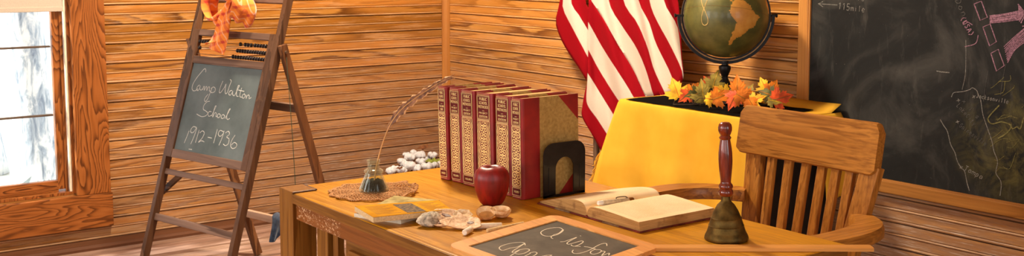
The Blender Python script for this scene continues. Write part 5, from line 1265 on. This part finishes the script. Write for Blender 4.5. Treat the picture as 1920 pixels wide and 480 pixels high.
bmesh.ops.remove_doubles(b, verts=b.verts[:], dist=0.0006); thicken(b, 0.0008)
obj('flag_cloth', b, [M_FR, M_FW], flag, smooth=True)
M_POLE = plain('pole_metal', (118, 92, 72), rough=0.4, metal=0.4, var=0.1, scale=20)
b = BM(); lathe(b, [(.015, .03), (.015, 2.25), (.02, 2.26), (.02, 2.28), (0, 2.3)], (pp.x, pp.y, 0), 20); obj('pole', b, M_POLE, flag, smooth='auto')
b = BM(); lathe(b, [(0, .0005), (.07, .0005), (.072, .01), (.06, .025), (.03, .035), (.024, .09), (.016, .092), (0, .092)], (pp.x, pp.y, 0), 28); obj('pole_stand', b, M_POLE, flag, smooth='auto')

# ------------------------------------------------------------------ chalkboard on the right wall
BX = WX - 0.014
cb = thing('chalkboard', (WX - 0.003, 1.8, 0.503), 0, 'large framed black chalkboard with chalk map and arrows on the right wall', 'chalkboard')
k = NT('blackboard'); co = k.n('ShaderNodeTexCoord').outputs['Object']; n = k.n('ShaderNodeTexNoise', Vector=co, Scale=2.6, Detail=7.0, Roughness=0.62, Distortion=1.4)
mp = k.n('ShaderNodeMapping', Vector=co, Scale=(1, 14, 3), Rotation=(0.5, 0, 0)); n2 = k.n('ShaderNodeTexNoise', Vector=mp.outputs[0], Scale=1.6, Detail=6.0, Roughness=0.7)
c = k.ramp(n.outputs['Fac'], [(0.30, lin((18, 18, 18))), (0.52, lin((32, 32, 31))), (0.74, lin((66, 64, 60)))]); c = k.mix(k.ramp(n2.outputs['Fac'], [(0.56, (0, 0, 0)), (0.80, (0.3, 0.3, 0.3))]), c, lin((112, 108, 100)))
n3 = k.n('ShaderNodeTexNoise', Vector=co, Scale=150.0, Detail=2.0); c = k.mix(k.ramp(n3.outputs['Fac'], [(0.74, (0, 0, 0)), (0.79, (0.2, 0.2, 0.2))]), c, lin((150, 146, 136)))
sp = k.n('ShaderNodeSeparateXYZ', Vector=co)
qy = k.math('DIVIDE', k.math('SUBTRACT', sp.outputs['Y'], 0.10), 0.26); qz = k.math('DIVIDE', k.math('SUBTRACT', sp.outputs['Z'], 0.24), 0.22)
blob = k.math('SUBTRACT', 1.0, k.math('ADD', k.math('MULTIPLY', qy, qy), k.math('MULTIPLY', qz, qz)), clamp=True)
n4 = k.n('ShaderNodeTexNoise', Vector=co, Scale=11.0, Detail=7.0, Roughness=0.75, Distortion=1.0); c = k.mix(k.math('MULTIPLY', blob, k.ramp(n4.outputs['Fac'], [(0.42, (0, 0, 0)), (0.75, (0.6, 0.6, 0.6))])), c, lin((128, 118, 62)))
k.base(c); k.set(Roughness=0.66); k.b.inputs['Specular IOR Level'].default_value = 0.16; M_BB = k.m
CY0, CY1, CZ0, CZ1 = 0.75, 2.752, 0.548, 1.72
b = BM(); box(b, (BX + 0.006, (CY0 + CY1)/2, (CZ0 + CZ1)/2), (0.012, CY1 - CY0 + 0.01, CZ1 - CZ0 + 0.01)); surf = obj('writing_surface', b, M_BB, cb)
def cbw(axis): return wood('board_frame_pine', (104, 58, 20), (160, 104, 44), (178, 122, 58), axis=axis, ring=10, sc=5, along=0.08, rough=0.42, seed=4.4)
def fr_(c, s, axis):
    b = BM(); box(b, c, s, bev=0.004); return b
for y, sg_ in ((CY1 + 0.021, 1), (CY0 - 0.021, -1)):
    b = fr_((WX - 0.0135, y, (CZ0 + CZ1)/2), (0.022, 0.046, CZ1 - CZ0 + 0.09), 'Z'); box(b, (WX - 0.0115, y - sg_*0.024, (CZ0 + CZ1)/2), (0.020, 0.012, CZ1 - CZ0), bev=0.004); obj('frame_rail', b, trimw('Z'), cb)
for z, sg_ in ((CZ0 - 0.021, 1), (CZ1 + 0.021, -1)):
    b = fr_((WX - 0.0135, (CY0 + CY1)/2, z), (0.022, CY1 - CY0, 0.044), 'Y'); box(b, (WX - 0.0115, (CY0 + CY1)/2, z + sg_*0.021), (0.020, CY1 - CY0, 0.012), bev=0.004); obj('frame_rail', b, cbw('Y'), cb)
GL = {'1': [[(.2, .8), (.5, 1), (.5, 0)]], '5': [[(.85, 1), (.25, 1), (.2, .55), (.6, .6), (.85, .35), (.6, 0), (.15, .08)]], 'm': [[(.05, 0), (.05, .6), (.1, .5), (.35, .62), (.5, .45), (.5, 0)], [(.5, .45), (.75, .62), (.95, .45), (.95, 0)]], 'i': [[(.5, .6), (.5, 0)], [(.5, .82), (.5, .86)]], 'l': [[(.5, 1), (.5, 0)]],
      'e': [[(.15, .32), (.85, .36), (.7, .6), (.35, .6), (.15, .3), (.4, 0), (.85, .1)]], 'J': [[(.8, 1), (.7, .2), (.45, 0), (.15, .2)]], 'a': [[(.8, .5), (.5, .62), (.2, .35), (.4, 0), (.75, .25), (.8, .6), (.9, 0)]], 'c': [[(.8, .5), (.5, .62), (.2, .3), (.45, 0), (.85, .12)]], 'k': [[(.2, 1), (.2, 0)], [(.75, .6), (.2, .28), (.8, 0)]],
      's': [[(.8, .55), (.45, .62), (.3, .42), (.75, .2), (.5, 0), (.15, .08)]], 'o': [[(.5, .62), (.15, .3), (.5, 0), (.85, .3), (.5, .62)]], 'n': [[(.2, .6), (.2, 0), (.25, .45), (.6, .62), (.8, .4), (.8, 0)]], 'v': [[(.15, .6), (.5, 0), (.85, .6)]], 'G': [[(.85, .8), (.5, 1), (.15, .5), (.45, 0), (.85, .2), (.85, .45), (.55, .45)]], 'T': [[(.1, 1), (.9, 1)], [(.5, 1), (.5, 0)]],
      'p': [[(.2, .6), (.2, -.35)], [(.2, .5), (.6, .62), (.8, .3), (.5, 0), (.2, .12)]], 'L': [[(.2, 1), (.2, 0), (.8, 0)]], 'C': [[(.85, .8), (.5, 1), (.15, .5), (.45, 0), (.85, .2)]], 't': [[(.5, .95), (.5, 0), (.7, 0)], [(.2, .65), (.8, .65)]], 'y': [[(.2, .6), (.45, .1)], [(.8, .6), (.3, -.35)]], 'x': [[(.15, .6), (.8, 0)], [(.8, .6), (.15, 0)]],
      'D': [[(.2, 0), (.2, 1), (.7, .85), (.85, .5), (.65, .1), (.2, 0)]], 'B': [[(.2, 0), (.2, 1), (.7, .9), (.3, .55), (.8, .3), (.2, 0)]], '(': [[(.8, 1.1), (.35, .5), (.8, -.1)]], ')': [[(.2, 1.1), (.65, .5), (.2, -.1)]], 'U': [[(.2, 1), (.2, .2), (.5, 0), (.8, .2), (.8, 1)]], 'S': [[(.85, .85), (.5, 1), (.2, .75), (.8, .3), (.5, 0), (.15, .15)]], 'A': [[(.1, 0), (.5, 1), (.9, 0)], [(.28, .4), (.72, .4)]], 'd': [[(.8, 1), (.8, 0)], [(.8, .5), (.5, .62), (.2, .3), (.5, 0), (.8, .15)]], 'r': [[(.25, .6), (.25, 0), (.35, .45), (.75, .6)]]}
SXP = BX - 0.0007
def stroke_px(bm, pts, r, smooth=4):
    P = [atx(x, y, SXP) for x, y in pts]; P = spline(P, smooth) if smooth else P
    tube(bm, P, r, 5, flat=(Vector((-1, 0, 0)), 0.3))
def word(bm, tx, p0, p1, h, r):
    """tx written from p0 to p1 (photo points, along its base line) with letter height h"""
    p0 = Vector((p0[0], p0[1], 0)); p1 = Vector((p1[0], p1[1], 0)); d = (p1 - p0)/len(tx); n_ = Vector((d.y, -d.x, 0)).normalized()
    for i, ch in enumerate(tx):
        for st_ in GL.get(ch, []):
            stroke_px(bm, [((p0 + d*(i + x*.85) + n_*(y*h)).x, (p0 + d*(i + x*.85) + n_*(y*h)).y) for x, y in st_], r, 3 if len(st_) > 2 else 0)
M_CH2 = plain('dusty_white_chalk', (120, 117, 110), rough=0.95, var=0.3, scale=300, bump=0); M_PINK = plain('pink_chalk', (142, 104, 118), rough=0.95, var=0.35, scale=300, bump=0); M_YCH = plain('yellow_chalk', (104, 98, 58), rough=0.95, var=0.3, scale=200, bump=0); M_FNT = plain('faint_chalk', (78, 76, 72), rough=0.95, var=0.25, scale=300, bump=0)
b = BM()
stroke_px(b, [(1534, 7), (1550, 8), (1570, 9.5)], .0016, 3); stroke_px(b, [(1543, 3), (1534, 7), (1543, 12.5)], .0016, 0)
word(b, '115', (1571, 17), (1594, 20), 12, .0015); word(b, 'mile', (1594, 20), (1622, 23), 11, .0010); word(b, 'mile', (1590, -1), (1622, 2), 9, .0010)
obj('chalk_writing', b, M_CH2, surf)
c2 = lambda L: [(1740 + x/2.4, y/2.4) for x, y in L]
b = BM()
for rc in ([(207,18),(240,5),(267,78),(235,92),(207,18)], [(247,122),(280,108),(308,188),(277,207),(247,122)], [(283,240),(316,222),(343,295),(308,320),(283,240)]): stroke_px(b, c2(rc), .0019, 0)
rnd = random.Random(3)
for i in range(9):
    f = i/8; stroke_px(b, c2([(276 + 3*rnd.random(), 70 + 34*f), (340, 62 + 33*f + 3*rnd.random()), (412, 48 + 40*f)]), .0016, 3)
for i in range(9):
    f = i/8; stroke_px(b, c2([(342 + 16*f, 208 + 72*f + 4*rnd.random()), (390, 165 + 60*f), (440, 120 + 62*f + 4*rnd.random())]), .0016, 3)
stroke_px(b, c2([(405, 18), (440, 62), (418, 104)]), .002, 0); stroke_px(b, c2([(425, 118), (470, 110), (446, 190)]), .002, 0)
for i in range(6): stroke_px(b, c2([(408 + i*4, 25 + i*6), (412 + i*4, 98 - i*6)]), .0016, 0)
word(b, '(USA)', (1800, 34), (1820, 70), 9, .0014)
stroke_px(b, c2([(200, 112), (170, 96), (158, 112)]), .0014); stroke_px(b, c2([(226, 158), (214, 196), (166, 210)]), .0014)
obj('pink_chalk_drawing', b, M_PINK, surf)
b = BM(); word(b, 'Don', (1790, 0), (1806, 34), 11, .0013); obj('faint_chalk_word', b, M_FNT, surf)
c3 = lambda L: [(1740 + x/2.183, 160 + y/2.183) for x, y in L]
b = BM()
stroke_px(b, c3([(50,140),(64,164),(80,190),(92,240),(110,275),(120,310),(136,338),(150,352),(160,400),(170,432)]), .0015)
stroke_px(b, c3([(205,38),(216,62),(225,120),(245,180),(262,230),(270,270),(285,312),(278,358),(296,388),(300,412),(295,452)]), .0013)
stroke_px(b, c3([(96,48),(106,30),(140,26),(170,18),(182,10),(200,22),(205,38)]), .0013)
stroke_px(b, [(1811, 75), (1811, 110), (1810, 140), (1804, 168)], .0009)
word(b, 'Jacksonville', c3([(196, 50)])[0], c3([(330, 76)])[0], 8, .0010); word(b, 'x', c3([(180, 50)])[0], c3([(196, 54)])[0], 8, .0012)
word(b, 'x', c3([(112, 150)])[0], c3([(128, 160)])[0], 8, .0012); word(b, 'Tampa', c3([(146, 345)])[0], c3([(222, 386)])[0], 9, .0011); word(b, 'x', c3([(128, 338)])[0], c3([(142, 345)])[0], 8, .0012); word(b, 'x', c3([(116, 62)])[0], c3([(130, 72)])[0], 8, .0012)
stroke_px(b, [(1756, 133), (1766, 135), (1780, 136)], .0018)
obj('chalk_map_outline', b, M_CH2, surf)
b = BM(); word(b, 'Gainesville', c3([(126, 168)])[0], c3([(236, 250)])[0], 8, .0009); word(b, 'LakeCity', c3([(116, 84)])[0], c3([(190, 168)])[0], 8, .0009); word(b, 'xOlus', c3([(138, 64)])[0], c3([(204, 142)])[0], 8, .0009)
for l in ([(1853, 132), (1848, 160), (1844, 190)], [(1886, 120), (1880, 150), (1876, 178)]): stroke_px(b, l, .0008)
obj('faint_chalk_names', b, M_FNT, surf)
b = BM(); stroke_px(b, c3([(292, 82),(258, 118),(246, 140),(262, 158),(300, 150),(334, 160),(338, 176),(318, 200),(286, 218)]), .0022); stroke_px(b, c3([(340, 158),(346, 178),(364, 170),(378, 178),(390, 140),(400, 118)]), .0022)
rnd = random.Random(8)
for i in range(16):
    x, y = rnd.uniform(1850, 1925), rnd.uniform(150, 330); stroke_px(b, [(x, y), (x + rnd.uniform(5, 26), y - rnd.uniform(-6, 14)), (x + rnd.uniform(18, 40), y - rnd.uniform(0, 26))], .0010)
obj('yellow_chalk_scribble', b, M_YCH, surf)

# ------------------------------------------------------------------ cotton stalks in the corner
M_COT = plain('cotton_white', (196, 198, 204), rough=1.0, var=0.05, scale=90, sheen=0.3); M_BRACT = plain('cotton_burr', (122, 76, 46), rough=0.85, var=0.3, scale=60); M_CLEAF = plain('dry_green_leaf', (140, 150, 60), rough=0.8, var=0.25, scale=40)
cbse = Vector((2.93, 4.86, 0)); cot = thing('cotton_arrangement', cbse, 0, 'white cotton bolls on dry stalks standing behind the desk by the corner', 'cotton plant')
b = BM(); lathe(b, [(0, .001), (.07, .001), (.085, .1), (.095, .2), (.088, .2), (.078, .1), (.06, .02), (0, .02)], cbse, 28); obj('pot', b, plain('brown_pot', (96, 66, 46), rough=0.8), cot, smooth='auto')
bolls = [(733,321,8,4.76),(741,317,7,4.80),(754,305,8,4.82),(768,296,9,4.86),(787,291,10,4.88),(768,313,10,4.76),(781,316,8,4.74),(788,303,8,4.80),(811,292,8,4.90),(800,298,7,4.92),(799,314,9,4.76),(813,309,9,4.80),(825,308,8,4.82),(754,320,8,4.74),(762,291,6,4.90),(776,287,6,4.94)]
bs = BM()
for i, (x, y, r, Y) in enumerate(bolls):
    c = aty(x, y, Y); R_ = r*0.00285; rnd = random.Random(i); b = BM()
    for j in range(5):
        a = 2*PI*j/5 + i; o_ = Vector((math.cos(a), math.sin(a), rnd.uniform(-.3, .7)))*R_*0.5
        bb = bmesh.new(); bmesh.ops.create_icosphere(bb, subdivisions=3, radius=R_*0.68)
        for v in bb.verts: v.co *= 1 + 0.22*mnoise.noise(v.co*70 + Vector((i*3.1, j*1.7, 0)))
        bb.transform(Matrix.Translation(c + o_)); merge(b, bb)
    bl = obj('cotton_boll', b, M_COT, cot, smooth=True)
    b = BM()
    for j in range(4):
        a = 2*PI*j/4 + i*0.7; d = Vector((math.cos(a), math.sin(a), 0)); t = Vector((-d.y, d.x, 0))
        P = [c - Vector((0, 0, R_*0.95)), c + d*R_*0.8 - Vector((0, 0, R_*0.8)) + t*R_*0.35, c + d*R_*1.25 - Vector((0, 0, R_*0.1)), c + d*R_*0.8 - Vector((0, 0, R_*0.8)) - t*R_*0.35]
        b.faces.new([b.verts.new(p) for p in P])
    thicken(b, 0.001); obj('burr', b, M_BRACT, bl)
    top = cbse + Vector(((c.x - cbse.x)*0.15, (c.y - cbse.y)*0.15, 0.03)); tube(bs, spline([top, top.lerp(c, 0.5) + Vector((0, 0, 0.03)), c - Vector((0, 0, R_*0.9))], 6), 0.003, 6)
obj('stalks', bs, M_BRACT, cot, smooth=True)
for x, y, Y, m_, s in ((808, 301, 4.76, M_CLEAF, .03), (818, 301, 4.78, M_CLEAF, .02), (792, 277, 4.9, M_BRACT, .026), (797, 274, 4.9, M_BRACT, .02), (749, 315, 4.72, M_BRACT, .018)):
    c = aty(x, y, Y); b = BM(); vs = [c + right*(px_*s) + up3*(py_*s*.8) - back*(0.2*s*abs(px_)) for px_, py_ in ((-1, -.2), (-.4, .5), (.1, .2), (.6, .7), (1, .1), (.4, -.3), (.1, -.6), (-.4, -.2))]
    b.faces.new([b.verts.new(v) for v in vs]); thicken(b, 0.0008); obj('dry_leaf', b, m_, cot)

# ------------------------------------------------------------------ light
W = bpy.data.worlds.new('World'); S.world = W; W.use_nodes = True; bg = W.node_tree.nodes['Background']
bg.inputs['Color'].default_value = (0.86, 0.93, 1.0, 1); bg.inputs['Strength'].default_value = 2.8
def sun(d, strength, col):
    L = bpy.data.lights.new('sun', 'SUN'); L.energy = strength; L.angle = math.radians(0.6); L.color = col
    o = bpy.data.objects.new('sun', L); COL.objects.link(o); o.rotation_euler = Vector(d).to_track_quat('-Z', 'Y').to_euler(); return o
sun((0.67, -0.25, -0.40), 14.0, (1, 0.95, 0.86))
def area(name, loc, d, sx_, sy_, power, col):
    L = bpy.data.lights.new(name, 'AREA'); L.shape = 'RECTANGLE'; L.size = sx_; L.size_y = sy_; L.energy = power; L.color = col
    o = bpy.data.objects.new(name, L); COL.objects.link(o); o.location = loc; o.rotation_euler = Vector(d).to_track_quat('-Z', 'Y').to_euler(); return o
DAY = (1.0, 0.96, 0.90)
for (y0, y1), pw in zip(WEST, (12, 30, 95)): area('window_daylight', (XL + 0.02, (y0 + y1)/2, 1.55), (1, 0, -0.1), 1.15, 1.6, pw, DAY)
for (x0, x1), pw in zip(REAR, (30, 24)): area('window_daylight', ((x0 + x1)/2, YB + 0.02, 1.55), (0, 1, -0.1), 1.15, 1.6, pw, DAY)
area('ceiling_lamp', (2.1, 3.8, 2.85), (0, 0, -1), 0.35, 0.35, 180, (1, 0.84, 0.62))

# ------------------------------------------------------------------ camera and view
cam = bpy.data.cameras.new('camera'); co_ = bpy.data.objects.new('camera', cam); COL.objects.link(co_)
co_.location = CAM; co_.rotation_euler = (math.radians(90) - PITCH, 0, YAW - math.radians(90))
cam.sensor_width = 36.0; cam.lens = FPX/1920*36.0; cam.shift_y = -(240 - PCY)/1920; cam.clip_start = 0.05
cam.dof.use_dof = True; cam.dof.focus_distance = 2.75; cam.dof.aperture_fstop = 13.0
S.camera = co_
S.view_settings.view_transform = 'Standard'; S.view_settings.look = 'None'; S.view_settings.gamma = 1.0; S.view_settings.use_curve_mapping = False
S.view_settings.exposure = -0.34
S.cycles.use_denoising = True
S.cycles.max_bounces = 8; S.cycles.diffuse_bounces = 5; S.cycles.glossy_bounces = 4; S.cycles.transmission_bounces = 8; S.cycles.caustics_reflective = False; S.cycles.caustics_refractive = False
